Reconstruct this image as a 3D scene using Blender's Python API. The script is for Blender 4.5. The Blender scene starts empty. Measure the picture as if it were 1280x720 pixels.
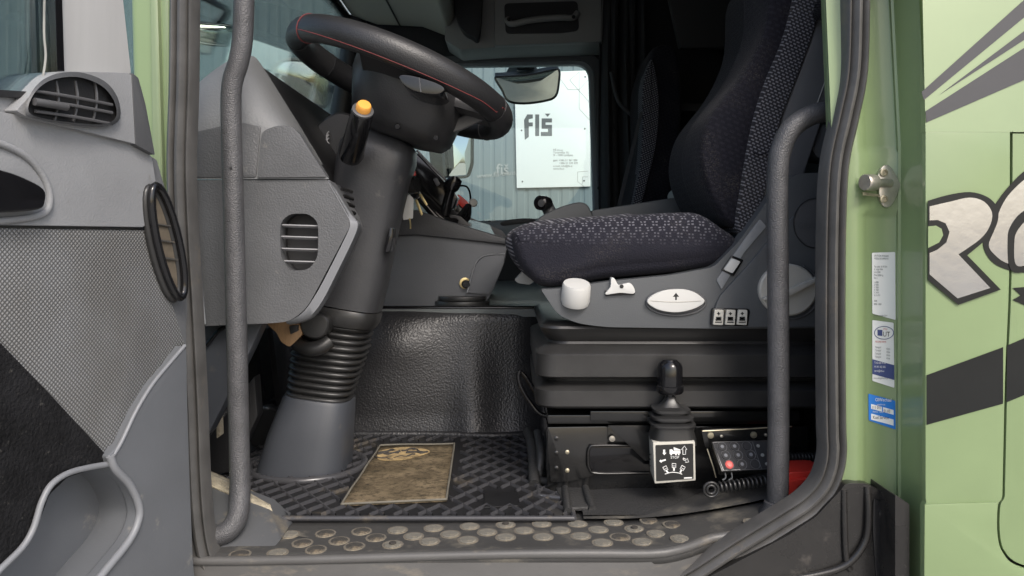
import bpy, bmesh, math, random
from mathutils import Vector, Matrix
random.seed(7)
scene = bpy.context.scene
C = scene.collection
# ------------------------------------------------------------------ camera, sky, sun, exposure
F = 950.0            # focal length in photo pixels (1280 wide)
CZ = 1.80            # camera height above the yard
HOR = 300.0          # horizon row of the photo
cam = bpy.data.cameras.new('camera'); camo = bpy.data.objects.new('camera', cam); C.objects.link(camo)
camo.location = (0, 0, CZ); camo.rotation_euler = (math.radians(90), 0, 0)
cam.sensor_width = 36; cam.lens = 36*F/1280; cam.shift_y = -(360-HOR)/1280
cam.clip_start = 0.02; cam.clip_end = 600
scene.camera = camo
SUN_EL, SUN_AZ = math.radians(44), math.radians(-24)     # azimuth: negative = right of straight behind the camera
w = bpy.data.worlds.new('World'); scene.world = w; w.use_nodes = True
nt = w.node_tree; bg = nt.nodes['Background']
sky = nt.nodes.new('ShaderNodeTexSky'); sky.sky_type = 'NISHITA'; sky.sun_disc = False
sky.sun_elevation = SUN_EL; sky.sun_rotation = math.radians(180)+SUN_AZ
sky.air_density = 1.0; sky.dust_density = 3.5; sky.ozone_density = .9
nt.links.new(sky.outputs[0], bg.inputs[0]); bg.inputs[1].default_value = 0.15
sl = bpy.data.lights.new('sun', 'SUN'); sl.energy = 1.15; sl.angle = math.radians(16); sl.color = (1, .975, .94)
so = bpy.data.objects.new('sun', sl); C.objects.link(so)
sd = Vector((-math.sin(SUN_AZ)*math.cos(SUN_EL), -math.cos(SUN_AZ)*math.cos(SUN_EL), math.sin(SUN_EL)))  # towards the sun
so.rotation_euler = sd.to_track_quat('Z', 'Y').to_euler(); so.location = (0, -3, 6)
vs = scene.view_settings; vs.view_transform = 'Standard'; vs.look = 'None'; vs.exposure = 0.78; vs.gamma = 1
vs.use_curve_mapping = False

# ------------------------------------------------------------------ coordinates
FLZ = CZ - 0.505     # cab floor
def P(px, py, Y): return Vector(((px-640)/F*Y, Y, CZ+(HOR-py)/F*Y))
def FL(px, py, dz=0.0):
    Y = (0.505-dz)*F/(py-HOR); return Vector(((px-640)/F*Y, Y, FLZ+dz))
class Plane:
    def __init__(s, o, n): s.o = Vector(o); s.n = Vector(n).normalized()
    def __call__(s, px, py, off=0.0):
        d = Vector(((px-640)/F, 1, (HOR-py)/F)); c = Vector((0, 0, CZ))
        t = ((s.o+s.n*off)-c).dot(s.n)/d.dot(s.n); return c+d*t

# ------------------------------------------------------------------ materials
MATS = {}
def mat(name, col, rough=.5, metal=0, grain=0, gstr=.3, gdist=.001, cell=False, var=0, varscale=6, dirt=None, dirtamt=.5, dirtscale=9, coat=0, spec=.5, em=None, stretch=None):
    m = bpy.data.materials.new(name); m.use_nodes = True; t = m.node_tree; N = t.nodes; L = t.links
    b = N['Principled BSDF']
    b.inputs['Base Color'].default_value = (*col, 1); b.inputs['Roughness'].default_value = rough
    b.inputs['Metallic'].default_value = metal; b.inputs['Coat Weight'].default_value = coat; b.inputs['Coat Roughness'].default_value = .08
    b.inputs['Specular IOR Level'].default_value = spec
    tc = N.new('ShaderNodeTexCoord'); co = tc.outputs['Object']
    if stretch:
        mp = N.new('ShaderNodeMapping'); mp.inputs['Scale'].default_value = stretch; L.new(co, mp.inputs[0]); co = mp.outputs[0]
    csrc = None
    if var:
        n = N.new('ShaderNodeTexNoise'); n.inputs['Scale'].default_value = varscale; n.inputs['Detail'].default_value = 6; n.inputs['Roughness'].default_value = .65; L.new(co, n.inputs['Vector'])
        r = N.new('ShaderNodeMapRange'); r.inputs[1].default_value = .3; r.inputs[2].default_value = .7; r.inputs[3].default_value = 1-var; r.inputs[4].default_value = 1+var; L.new(n.outputs[0], r.inputs[0])
        x = N.new('ShaderNodeMix'); x.data_type = 'RGBA'; x.blend_type = 'MULTIPLY'; x.inputs[0].default_value = 1
        x.inputs[6].default_value = (*col, 1); L.new(r.outputs[0], x.inputs[7]); csrc = x.outputs[2]
        rr = N.new('ShaderNodeMapRange'); rr.inputs[3].default_value = max(0.02, rough-.1*var*3); rr.inputs[4].default_value = min(1, rough+.1*var*3); L.new(n.outputs[0], rr.inputs[0]); L.new(rr.outputs[0], b.inputs['Roughness'])
    if dirt:
        n = N.new('ShaderNodeTexNoise'); n.inputs['Scale'].default_value = dirtscale; n.inputs['Detail'].default_value = 9; n.inputs['Roughness'].default_value = .72; L.new(co, n.inputs['Vector'])
        r = N.new('ShaderNodeMapRange'); r.inputs[1].default_value = .62-dirtamt*.35; r.inputs[2].default_value = .75-dirtamt*.15; L.new(n.outputs[0], r.inputs[0])
        x = N.new('ShaderNodeMix'); x.data_type = 'RGBA'; L.new(r.outputs[0], x.inputs[0])
        if csrc: L.new(csrc, x.inputs[6])
        else: x.inputs[6].default_value = (*col, 1)
        x.inputs[7].default_value = (*dirt, 1); csrc = x.outputs[2]
    if csrc: L.new(csrc, b.inputs['Base Color'])
    if grain:
        if cell:
            g = N.new('ShaderNodeTexVoronoi'); g.feature = 'SMOOTH_F1'; g.inputs['Scale'].default_value = grain; h = g.outputs['Distance']
        else:
            g = N.new('ShaderNodeTexNoise'); g.inputs['Scale'].default_value = grain; g.inputs['Detail'].default_value = 3; h = g.outputs[0]
        L.new(co, g.inputs['Vector'])
        bp = N.new('ShaderNodeBump'); bp.inputs['Strength'].default_value = gstr; bp.inputs['Distance'].default_value = gdist
        if cell: bp.invert = True
        L.new(h, bp.inputs['Height']); L.new(bp.outputs[0], b.inputs['Normal'])
    if em: b.inputs['Emission Color'].default_value = (*em, 1); b.inputs['Emission Strength'].default_value = 1
    MATS[name] = m; return m
TAN = (.32, .25, .16)
mat('green', (.196, .265, .128), .36, coat=.25, var=.05, varscale=5)
mat('green_edge', (.205, .262, .14), .35, coat=.4)
mat('decal_dark', (.010, .011, .011), .35, spec=.3, var=.15, varscale=9)
mat('decal_grey', (.055, .055, .058), .5, spec=.25, var=.08)
mat('chrome_foil', (.42, .43, .44), .22, metal=.9, grain=60, gstr=.10, gdist=.002, var=.06, varscale=14)
mat('seal', (.075, .073, .07), .5, var=.25, varscale=14, grain=500, gstr=.15, dirt=(.13, .11, .085), dirtamt=.12)
mat('black_cover', (.020, .019, .018), .28, var=.25, varscale=8, grain=380, gstr=.12, dirt=(.09, .08, .07), dirtamt=.07)
mat('door_light', (.235, .24, .247), .55, grain=420, gstr=.3, cell=True, gdist=.0012, var=.09, varscale=7, dirt=(.16, .155, .14), dirtamt=.0, dirtscale=20)
mat('door_mid', (.12, .124, .13), .5, grain=420, gstr=.25, cell=True, var=.08, dirt=(.2, .19, .17), dirtamt=.06)
mat('door_post', (.37, .37, .365), .65, grain=300, gstr=.08, var=.06, stretch=(4, 4, .4))
mat('door_dark', (.07, .072, .076), .5, grain=420, gstr=.25, cell=True, var=.1)
mat('pocket', (.115, .122, .132), .4, grain=350, gstr=.12, var=.08, dirt=(.3, .28, .24), dirtamt=.04)
mat('carpet_black', (.012, .012, .013), .95, grain=220, gstr=.8, gdist=.004, var=.5, varscale=18, dirt=(.10, .095, .085), dirtamt=.04, dirtscale=70, spec=.15)
mat('dash', (.088, .09, .094), .42, grain=330, gstr=.45, cell=True, gdist=.0013, var=.12, varscale=9, dirt=(.17, .165, .15), dirtamt=.03, dirtscale=26)
mat('dash_light', (.20, .21, .22), .5, grain=300, gstr=.2, cell=True)
mat('dash_top_lit', (.15, .155, .16), .6, grain=260, gstr=.35, cell=True, gdist=.0015, var=.06)  # lighter copy of dash: light on the rolled top put into the colour
mat('dash_black', (.014, .014, .015), .5, grain=300, gstr=.2, cell=True)
mat('trim_edge', (.19, .197, .21), .45)
mat('slat', (.32, .32, .33), .4)
mat('column', (.042, .043, .046), .38, grain=260, gstr=.25, cell=True, gdist=.0010, var=.14, varscale=10, dirt=(.12, .115, .105), dirtamt=.03, dirtscale=24)
mat('bellow', (.024, .024, .024), .35, var=.2, varscale=16, grain=300, gstr=.12)
mat('boot_slate', (.055, .06, .07), .42, grain=400, gstr=.12, var=.08, dirt=(.12, .115, .1), dirtamt=.06)
mat('wheel_leather', (.018, .018, .019), .42, grain=420, gstr=.5, cell=True, gdist=.0008)
mat('wheel_plastic', (.03, .03, .031), .42, grain=380, gstr=.25, cell=True)
mat('wheel_grey', (.085, .085, .088), .35)
mat('gloss_black', (.008, .008, .009), .12)
mat('stitch', (.17, .03, .03), .7)
mat('orange', (.78, .36, .07), .35)
mat('handle_grip', (.062, .062, .065), .45, grain=520, gstr=.7, cell=True, gdist=.0016, var=.22, varscale=30)
mat('tunnel', (.026, .026, .028), .37, grain=225, gstr=.6, cell=True, gdist=.0019, var=.15)
mat('tunnel_top', (.12, .135, .135), .5, grain=200, gstr=.3, cell=True)
mat('console', (.10, .105, .115), .45, grain=420, gstr=.2, cell=True, var=.06)
mat('console_top', (.045, .046, .05), .42, grain=260, gstr=.35, cell=True)
mat('mat_rubber', (.013, .013, .014), .42, grain=160, gstr=.25, dirt=(.10, .085, .06), dirtamt=.12, dirtscale=9, var=.2)
mat('ridge_rubber_lit', (.052, .052, .056), .22, dirt=(.15, .125, .09), dirtamt=.16, dirtscale=9)  # lighter copy of the mat rubber, rib highlights put into the colour
mat('pad', (.155, .122, .078), .95, grain=420, gstr=.9, gdist=.003, var=.5, varscale=16, dirt=(.03, .026, .02), dirtamt=.42, dirtscale=70, spec=.1)
mat('pad_edge', (.14, .13, .105), .8, var=.2, varscale=40)
mat('emblem_tan', (.40, .29, .14), .85, grain=300, gstr=.5, var=.3, varscale=60, dirt=(.05, .04, .03), dirtamt=.42, dirtscale=34)
mat('emblem_dark', (.045, .04, .035), .85)
mat('sill', (.052, .051, .049), .5, grain=220, gstr=.3, var=.15, dirt=(.17, .155, .125), dirtamt=.26, dirtscale=12)
mat('sill_face', (.085, .083, .08), .45, grain=260, gstr=.15, var=.15, dirt=(.17, .15, .12), dirtamt=.2, stretch=(1, 1, 3))
mat('floor_rubber', (.03, .03, .03), .5, grain=230, gstr=.6, cell=True, gdist=.002, dirt=(.12, .11, .09), dirtamt=.12)
mat('stud', (.17, .16, .135), .7, grain=700, gstr=.9, gdist=.002, dirt=(.30, .265, .20), dirtamt=.3, dirtscale=60)
mat('stud_dark', (.06, .056, .05), .6, grain=700, gstr=.9, gdist=.002, dirt=(.3, .24, .16), dirtamt=.3, dirtscale=30)
mat('stud_ring', (.14, .125, .10), .85, dirt=(.30, .25, .17), dirtamt=.3, dirtscale=25)
mat('carpet_tan', (.36, .32, .24), .95, grain=330, gstr=.9, gdist=.004, var=.25, varscale=60, spec=.1)
mat('arch_grey', (.075, .078, .082), .38, grain=250, gstr=.15, var=.12, dirt=(.2, .17, .12), dirtamt=.14)
mat('metal_black', (.010, .010, .010), .22, coat=.3, var=.2, varscale=20)
mat('bolt', (.42, .38, .28), .4, metal=.8, var=.2, varscale=90)
mat('steel', (.55, .52, .46), .32, metal=.85, var=.18, varscale=60, dirt=(.25, .2, .14), dirtamt=.12)
mat('seat_plastic', (.07, .075, .08), .48, grain=420, gstr=.2, cell=True, var=.06)
mat('seat_shell', (.085, .087, .092), .5, grain=300, gstr=.2, var=.1)
mat('seat_dark', (.022, .023, .025), .5, grain=350, gstr=.2)
mat('seat_bellow', (.028, .0275, .027), .34, var=.2, varscale=12, grain=300, gstr=.1)
mat('ivory', (.50, .485, .43), .4, var=.05)
mat('white_plastic', (.52, .52, .50), .4)
mat('beige_knob', (.42, .405, .365), .45, var=.06)
mat('print_black', (.012, .012, .012), .6)
mat('print_grey', (.11, .115, .12), .6)
mat('print_pale', (.36, .37, .37), .7)
mat('print_white', (.8, .8, .78), .6)
mat('print_blue', (.05, .07, .19), .6)
mat('print_red', (.5, .06, .05), .6)
mat('paper', (.74, .75, .73), .5, var=.02)
mat('sticker_blue', (.03, .20, .62), .35)
mat('board_white', (.80, .82, .81), .4)
mat('red_plastic', (.72, .05, .035), .4, var=.1, varscale=30)
mat('headliner', (.36, .36, .32), .85, grain=260, gstr=.2)
mat('overhead', (.18, .182, .175), .55, grain=300, gstr=.2)
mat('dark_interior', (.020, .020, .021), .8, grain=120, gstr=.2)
mat('curtain', (.016, .017, .019), .9, grain=300, gstr=.3)
mat('window_frame', (.06, .066, .07), .5)
mat('window_inner', (.15, .175, .19), .5)
mat('belt', (.03, .032, .036), .8, grain=600, gstr=.4)
mat('light_grey', (.26, .26, .245), .6)
mat('keytag', (.68, .68, .66), .4)
mat('brass', (.5, .4, .2), .35, metal=.9)
mat('mirror', (.85, .83, .74), .03, metal=1)
mat('wall_metal', (.165, .205, .222), .45, var=.05)
mat('concrete', (.36, .345, .315), .9, var=.15, varscale=1.5)
mat('shed_white', (.66, .66, .63), .6, var=.06)
mat('shed_grey', (.14, .15, .155), .6, var=.15, varscale=2)
mat('shed_glass', (.03, .035, .04), .1)
mat('tan_wood', (.28, .17, .085), .6, var=.2, varscale=50, stretch=(6, 1, 1))
mat('button_rubber', (.018, .018, .02), .75)
mat('print_symbol', (.16, .165, .18), .8)
mat('duct_tan', (.11, .09, .065), .7, var=.3, varscale=40)
mat('yellow_part', (.7, .45, .1), .5)

def nodes_of(name): t = MATS[name].node_tree; return t.nodes, t.links, t.nodes['Principled BSDF']
# perforated speaker fabric on the door
def make_mesh_material():
    m = mat('speaker_mesh', (.20, .20, .195), .6); N, L, b = nodes_of('speaker_mesh')
    tc = N.new('ShaderNodeTexCoord'); mp = N.new('ShaderNodeMapping'); mp.inputs['Rotation'].default_value = (math.radians(45), 0, 0)
    L.new(tc.outputs['Object'], mp.inputs[0]); sp = N.new('ShaderNodeSeparateXYZ'); L.new(mp.outputs[0], sp.inputs[0])
    def M(op, a, bb=None):
        n = N.new('ShaderNodeMath'); n.operation = op
        for i, v in enumerate((a, bb)):
            if v is None: continue
            if isinstance(v, (int, float)): n.inputs[i].default_value = v
            else: L.new(v, n.inputs[i])
        return n.outputs[0]
    k = math.pi/.0044
    v = M('MULTIPLY', M('SINE', M('MULTIPLY', sp.outputs[1], k)), M('SINE', M('MULTIPLY', sp.outputs[2], k)))
    v = M('ADD', M('MULTIPLY', M('ABSOLUTE', v), 1.0), 0)
    n = N.new('ShaderNodeTexNoise'); n.inputs['Scale'].default_value = 8; n.inputs['Detail'].default_value = 6; L.new(tc.outputs['Object'], n.inputs['Vector'])
    x = N.new('ShaderNodeMix'); x.data_type = 'RGBA'; L.new(v, x.inputs[0])
    x.inputs[6].default_value = (.07, .07, .068, 1); x.inputs[7].default_value = (.27, .275, .28, 1)
    y = N.new('ShaderNodeMix'); y.data_type = 'RGBA'; y.blend_type = 'MULTIPLY'; y.inputs[0].default_value = .6; L.new(x.outputs[2], y.inputs[6])
    r = N.new('ShaderNodeValToRGB'); r.color_ramp.elements[0].position = .35; r.color_ramp.elements[0].color = (.70, .67, .62, 1); r.color_ramp.elements[1].position = .6
    L.new(n.outputs[0], r.inputs[0]); L.new(r.outputs[0], y.inputs[7]); L.new(y.outputs[2], b.inputs['Base Color'])
    bp = N.new('ShaderNodeBump'); bp.inputs['Strength'].default_value = .6; bp.inputs['Distance'].default_value = .0015; L.new(v, bp.inputs['Height']); L.new(bp.outputs[0], b.inputs['Normal'])
make_mesh_material()
# woven seat fabrics: clusters of pale stitches on dark velour
def make_fabric(name, base, dot, pitch, mode, zlo=None, zhi=None, amount=1.0):
    mat(name, base, .95, spec=.1); N, L, b = nodes_of(name)
    b.inputs['Sheen Weight'].default_value = .04; b.inputs['Sheen Roughness'].default_value = .5
    def M(op, a, bb=None, cc=None):
        n = N.new('ShaderNodeMath'); n.operation = op
        for i, v in enumerate((a, bb, cc)):
            if v is None: continue
            if isinstance(v, (int, float)): n.inputs[i].default_value = v
            else: L.new(v, n.inputs[i])
        return n.outputs[0]
    tc = N.new('ShaderNodeTexCoord'); nz = N.new('ShaderNodeTexNoise'); nz.inputs['Scale'].default_value = 60; L.new(tc.outputs['Object'], nz.inputs['Vector'])
    sp = N.new('ShaderNodeSeparateXYZ'); L.new(tc.outputs['Object'], sp.inputs[0])
    jit = M('MULTIPLY', M('SUBTRACT', nz.outputs[0], .5), pitch*.25)
    if mode == 'cluster':
        u = M('ADD', M('ADD', sp.outputs[0], M('MULTIPLY', sp.outputs[1], .15)), jit); v = M('ADD', M('ADD', sp.outputs[2], M('MULTIPLY', sp.outputs[1], .6)), jit)
    else:
        u = M('ADD', M('ADD', M('MULTIPLY', sp.outputs[0], .9), M('MULTIPLY', sp.outputs[2], -.42)), M('ADD', M('MULTIPLY', sp.outputs[1], .7), jit)); v = M('ADD', M('ADD', M('MULTIPLY', sp.outputs[2], .9), M('MULTIPLY', sp.outputs[0], .42)), jit)
    row = M('FLOOR', M('DIVIDE', v, pitch*.62))
    us = M('ADD', M('DIVIDE', u, pitch), M('MULTIPLY', row, .5))
    fu = M('FRACT', us); fv = M('FRACT', M('DIVIDE', v, pitch*.62))
    if mode == 'cluster':
        inside = M('MULTIPLY', M('LESS_THAN', M('ABSOLUTE', M('SUBTRACT', fu, .5)), .24), M('LESS_THAN', M('ABSOLUTE', M('SUBTRACT', fv, .5)), .36))
        gu = M('GREATER_THAN', M('ABSOLUTE', M('SUBTRACT', fu, .5)), .07); gv = M('GREATER_THAN', M('ABSOLUTE', M('SUBTRACT', fv, .5)), .12)
        d = M('MULTIPLY', inside, M('MULTIPLY', gu, gv))
    else:
        d = M('MULTIPLY', M('LESS_THAN', M('ABSOLUTE', M('SUBTRACT', fu, .5)), .3), M('LESS_THAN', M('ABSOLUTE', M('SUBTRACT', fv, .5)), .24))
    n2 = N.new('ShaderNodeTexNoise'); n2.inputs['Scale'].default_value = 320; n2.inputs['Detail'].default_value = 4; L.new(tc.outputs['Object'], n2.inputs['Vector'])
    n3 = N.new('ShaderNodeTexNoise'); n3.inputs['Scale'].default_value = 11; n3.inputs['Detail'].default_value = 7; L.new(tc.outputs['Object'], n3.inputs['Vector'])
    d = M('MULTIPLY', d, M('MULTIPLY', M('ADD', n2.outputs[0], .25), amount))
    if zlo is not None:
        mr = N.new('ShaderNodeMapRange'); mr.inputs[1].default_value = zlo; mr.inputs[2].default_value = zhi; L.new(sp.outputs[2], mr.inputs[0]); d = M('MULTIPLY', d, mr.outputs[0])
    x = N.new('ShaderNodeMix'); x.data_type = 'RGBA'; L.new(d, x.inputs[0]); 
    # dusty wear on the pile
    y = N.new('ShaderNodeMix'); y.data_type = 'RGBA'; y.inputs[6].default_value = (*base, 1); y.inputs[7].default_value = (.11, .10, .085, 1)
    wm = N.new('ShaderNodeMapRange'); wm.inputs[1].default_value = .48; wm.inputs[2].default_value = .8; wm.inputs[4].default_value = .75; L.new(n3.outputs[0], wm.inputs[0])
    sm = N.new('ShaderNodeMapRange'); sm.inputs[1].default_value = .5; sm.inputs[2].default_value = .72; L.new(n2.outputs[0], sm.inputs[0])
    L.new(M('MULTIPLY', wm.outputs[0], sm.outputs[0]), y.inputs[0]); L.new(y.outputs[2], x.inputs[6]); x.inputs[7].default_value = (*dot, 1)
    L.new(x.outputs[2], b.inputs['Base Color'])
    bp = N.new('ShaderNodeBump'); bp.inputs['Strength'].default_value = .7; bp.inputs['Distance'].default_value = .003; L.new(n2.outputs[0], bp.inputs['Height']); L.new(bp.outputs[0], b.inputs['Normal'])
make_fabric('velour_dots', (.019, .019, .026), (.16, .16, .185), .023, 'cluster', CZ-.014, CZ+.032)
make_fabric('velour_front', (.024, .024, .032), (.20, .20, .22), .011, 'dash')
make_fabric('velour', (.009, .009, .013), (.022, .022, .03), .016, 'dash', amount=.5)
make_fabric('weave', (.020, .020, .024), (.17, .17, .19), .0095, 'dash')
# window glass: mostly clear, faint reflection
def make_glass(name, tint, refl):
    m = bpy.data.materials.new(name); m.use_nodes = True; t = m.node_tree; N = t.nodes; L = t.links; N.remove(N['Principled BSDF'])
    a = N.new('ShaderNodeBsdfTransparent'); a.inputs[0].default_value = (*tint, 1); g = N.new('ShaderNodeBsdfGlossy'); g.inputs['Roughness'].default_value = .02; g.inputs['Color'].default_value = (.9, .95, .95, 1)
    fr = N.new('ShaderNodeFresnel'); fr.inputs[0].default_value = 1.45; mu = N.new('ShaderNodeMath'); mu.operation = 'MULTIPLY'; mu.inputs[1].default_value = refl; L.new(fr.outputs[0], mu.inputs[0])
    x = N.new('ShaderNodeMixShader'); L.new(mu.outputs[0], x.inputs[0]); L.new(a.outputs[0], x.inputs[1]); L.new(g.outputs[0], x.inputs[2]); L.new(x.outputs[0], N['Material Output'].inputs[0])
    MATS[name] = m
make_glass('glass', (.86, .93, .92), .8)

# ------------------------------------------------------------------ builders
def thing(name, label, cat, loc, group=None):
    o = bpy.data.objects.new(name, None); C.objects.link(o); o.location = loc; o.empty_display_size = .05
    o['label'] = label; o['category'] = cat
    if group: o['group'] = group
    return o
def tag(o, label, cat, group=None):
    o['label'] = label; o['category'] = cat
    if group: o['group'] = group
    return o
def struct(o, label=None):
    o['kind'] = 'structure'
    if label: o['label'] = label
    return o
def world_loc(o):
    v = Vector((0, 0, 0))
    while o: v += o.location; o = o.parent
    return v
def link(name, me, m, parent=None):
    o = bpy.data.objects.new(name, me); C.objects.link(o)
    if m and not me.materials: me.materials.append(MATS[m])
    if parent is not None: o.parent = parent; o.location = -world_loc(parent)
    return o
def build(name, verts, faces, m, parent=None, smooth=35, bevel=0, seg=2, sub=0):
    me = bpy.data.meshes.new(name); me.from_pydata([tuple(v) for v in verts], [], faces); 
    bm = bmesh.new(); bm.from_mesh(me); bmesh.ops.recalc_face_normals(bm, faces=bm.faces)
    if bevel:
        ed = [e for e in bm.edges if len(e.link_faces) == 2 and e.calc_face_angle(0) > math.radians(28)]
        bmesh.ops.bevel(bm, geom=ed, offset=bevel, segments=seg, profile=.6, affect='EDGES', clamp_overlap=True)
    bm.to_mesh(me); bm.free()
    if smooth:
        for p in me.polygons: p.use_smooth = True
        me.set_sharp_from_angle(angle=math.radians(smooth))
    o = link(name, me, m, parent)
    if sub: md = o.modifiers.new('s', 'SUBSURF'); md.levels = md.render_levels = sub
    return o
def loft(name, rings, m, parent=None, cap=True, closed=True, **k):
    n = len(rings[0]); V = [p for r in rings for p in r]; Fc = []
    for i in range(len(rings)-1):
        for j in range(n if closed else n-1):
            a = i*n+j; b = i*n+(j+1) % n; Fc.append((a, b, b+n, a+n))
    if cap and closed: Fc.append(tuple(range(n-1, -1, -1))); Fc.append(tuple(range((len(rings)-1)*n, len(rings)*n)))
    return build(name, V, Fc, m, parent, **k)
def cr(pts, n=6, closed=True):
    out = []; L = len(pts)
    rng = range(L) if closed else range(L-1)
    for i in rng:
        g = (lambda k: Vector(pts[k % L])) if closed else (lambda k: Vector(pts[min(max(k, 0), L-1)]))
        p0, p1, p2, p3 = g(i-1), g(i), g(i+1), g(i+2)
        for s in range(n):
            t = s/n; out.append(.5*((2*p1)+(p2-p0)*t+(2*p0-5*p1+4*p2-p3)*t*t+(3*p1-p0-3*p2+p3)*t**3))
    if not closed: out.append(Vector(pts[-1]))
    return out
def rnd(pts, r, seg=5):
    out = []; L = len(pts)
    for i in range(L):
        rr = r[i] if isinstance(r, (list, tuple)) else r
        p = Vector(pts[i]); a = Vector(pts[i-1])-p; b = Vector(pts[(i+1) % L])-p
        d = min(rr, a.length*.48, b.length*.48)
        if d < .01: out.append(p); continue
        s = p+a.normalized()*d; e = p+b.normalized()*d
        for k in range(seg+1):
            t = k/seg; out.append(s*(1-t)**2+p*2*t*(1-t)+e*t*t)
    return out
def prism(name, px, Y0, Y1, m, parent=None, bevel=.003, **k):
    f = [P(a[0], a[1], Y0) for a in px]; b = [Vector((v.x, Y1, v.z)) for v in f]
    return loft(name, [f, b], m, parent, bevel=bevel, **k)
def slab(name, pts, d, m, parent=None, bevel=0, **k):
    d = Vector(d); return loft(name, [pts, [p+d for p in pts]], m, parent, bevel=bevel, **k)
def box(name, lo, hi, m, parent=None, bevel=.004, **k):
    x0, y0, z0 = lo; x1, y1, z1 = hi
    return slab(name, [Vector((x0, y0, z0)), Vector((x1, y0, z0)), Vector((x1, y0, z1)), Vector((x0, y0, z1))], (0, y1-y0, 0), m, parent, bevel, **k)
def inset(pts, d):
    n = len(pts); A = sum(pts[i].x*pts[(i+1) % n].y-pts[(i+1) % n].x*pts[i].y for i in range(n)); s = 1 if A > 0 else -1; out = []
    for i in range(n):
        t = (pts[(i+1) % n]-pts[i-1])
        if t.length < 1e-9: t = Vector((1, 0))
        t.normalize(); out.append(pts[i]+Vector((-t.y, t.x))*s*d)
    return out
def pillow(name, px, Y0, Y1, r, m, parent=None, n=6, ry=None, dome=0, **k):
    ry = ry or r
    o2 = [Vector((P(a[0], a[1], Y0).x, P(a[0], a[1], Y0).z)) for a in px]
    R = []; 
    for i in range(n+1):
        a = math.pi/2*i/n; q = inset(o2, r*(1-math.sin(a))); R.append([Vector((v.x, Y0+ry*(1-math.cos(a)), v.y)) for v in q])
    for i in range(n, -1, -1):
        a = math.pi/2*i/n; q = inset(o2, r*(1-math.sin(a))); R.append([Vector((v.x, Y1-ry*(1-math.cos(a)), v.y)) for v in q])
    if dome:
        c = sum(R[0], Vector())/len(R[0]); D = []
        for q in (.06, .25, .45, .65, .82, .93): D.append([Vector((c.x+(v.x-c.x)*q, Y0-dome*(1-q**2.2), c.z+(v.z-c.z)*q)) for v in R[0]])
        R = D+R
    return loft(name, R, m, parent, smooth=50 if dome else 32, **k)
def frame_of(ax):
    ax = Vector(ax).normalized(); u = ax.cross(Vector((0, 0, 1)) if abs(ax.z) < .9 else Vector((0, 1, 0))).normalized(); return u, ax.cross(u).normalized()
def tube(name, pts, r, m, parent=None, seg=12, n=5, smooth_path=True, ell=None, **k):
    path = cr(pts, n, False) if smooth_path else [Vector(p) for p in pts]
    N = len(path); rings = []; u = None
    for i, p in enumerate(path):
        t = (path[min(i+1, N-1)]-path[max(i-1, 0)]).normalized()
        if u is None: u, _ = frame_of(t)
        u = (u-t*u.dot(t)).normalized(); v = t.cross(u)
        rr = r if isinstance(r, (int, float)) else r[0]+(r[1]-r[0])*i/(N-1)
        rings.append([p+u*math.cos(2*math.pi*j/seg)*rr+v*math.sin(2*math.pi*j/seg)*rr for j in range(seg)])
    return loft(name, rings, m, parent, smooth=60, **k)
def lathe(name, prof, o, ax, m, parent=None, seg=24, sx=1, sy=1, u=None, smooth=40):
    ax = Vector(ax).normalized()
    if u is None: u, v = frame_of(ax)
    else: u = Vector(u).normalized(); v = ax.cross(u).normalized()
    o = Vector(o)
    rings = [[o+ax*h+u*math.cos(2*math.pi*j/seg)*r*sx+v*math.sin(2*math.pi*j/seg)*r*sy for j in range(seg)] for r, h in prof]
    return loft(name, rings, m, parent, smooth=smooth)
def tubeline(name, pts, r, m, parent=None, seg=6): return tube(name, pts, r, m, parent, seg=seg, n=3)
TXT = {}
def text(name, s, size, o, xd, yd, m, parent=None, align='LEFT', depth=.0003, sx=1.0):
    key = (s, align)
    if key not in TXT:
        cu = bpy.data.curves.new('t', 'FONT'); cu.body = s; cu.align_x = align; cu.size = 1; cu.resolution_u = 3
        t = bpy.data.objects.new('t', cu); C.objects.link(t); bpy.context.view_layer.update()
        dg = bpy.context.evaluated_depsgraph_get(); me = bpy.data.meshes.new_from_object(t.evaluated_get(dg))
        TXT[key] = ([v.co.copy() for v in me.vertices], [tuple(p.vertices) for p in me.polygons])
        bpy.data.objects.remove(t); bpy.data.curves.remove(cu); bpy.data.meshes.remove(me)
    V, Fc = TXT[key]; o = Vector(o); xd = Vector(xd); yd = Vector(yd)
    return build(name, [o+xd*v.x*size*sx+yd*v.y*size for v in V], Fc, m, parent, smooth=0)
def grid(name, nu, nv, f, m, parent=None, thick=None, **k):
    V = [f(i/nu, j/nv) for j in range(nv+1) for i in range(nu+1)]; Fc = []
    for j in range(nv):
        for i in range(nu):
            a = j*(nu+1)+i; Fc.append((a, a+1, a+nu+2, a+nu+1))
    o = build(name, V, Fc, m, parent, **k)
    if thick: md = o.modifiers.new('t', 'SOLIDIFY'); md.thickness = thick; md.offset = -1
    return o
def copy_of(o, delta, parent=None):
    c = o.copy(); C.objects.link(c); c.location = o.location+Vector(delta)
    if parent is not None: c.parent = parent
    return c

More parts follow.
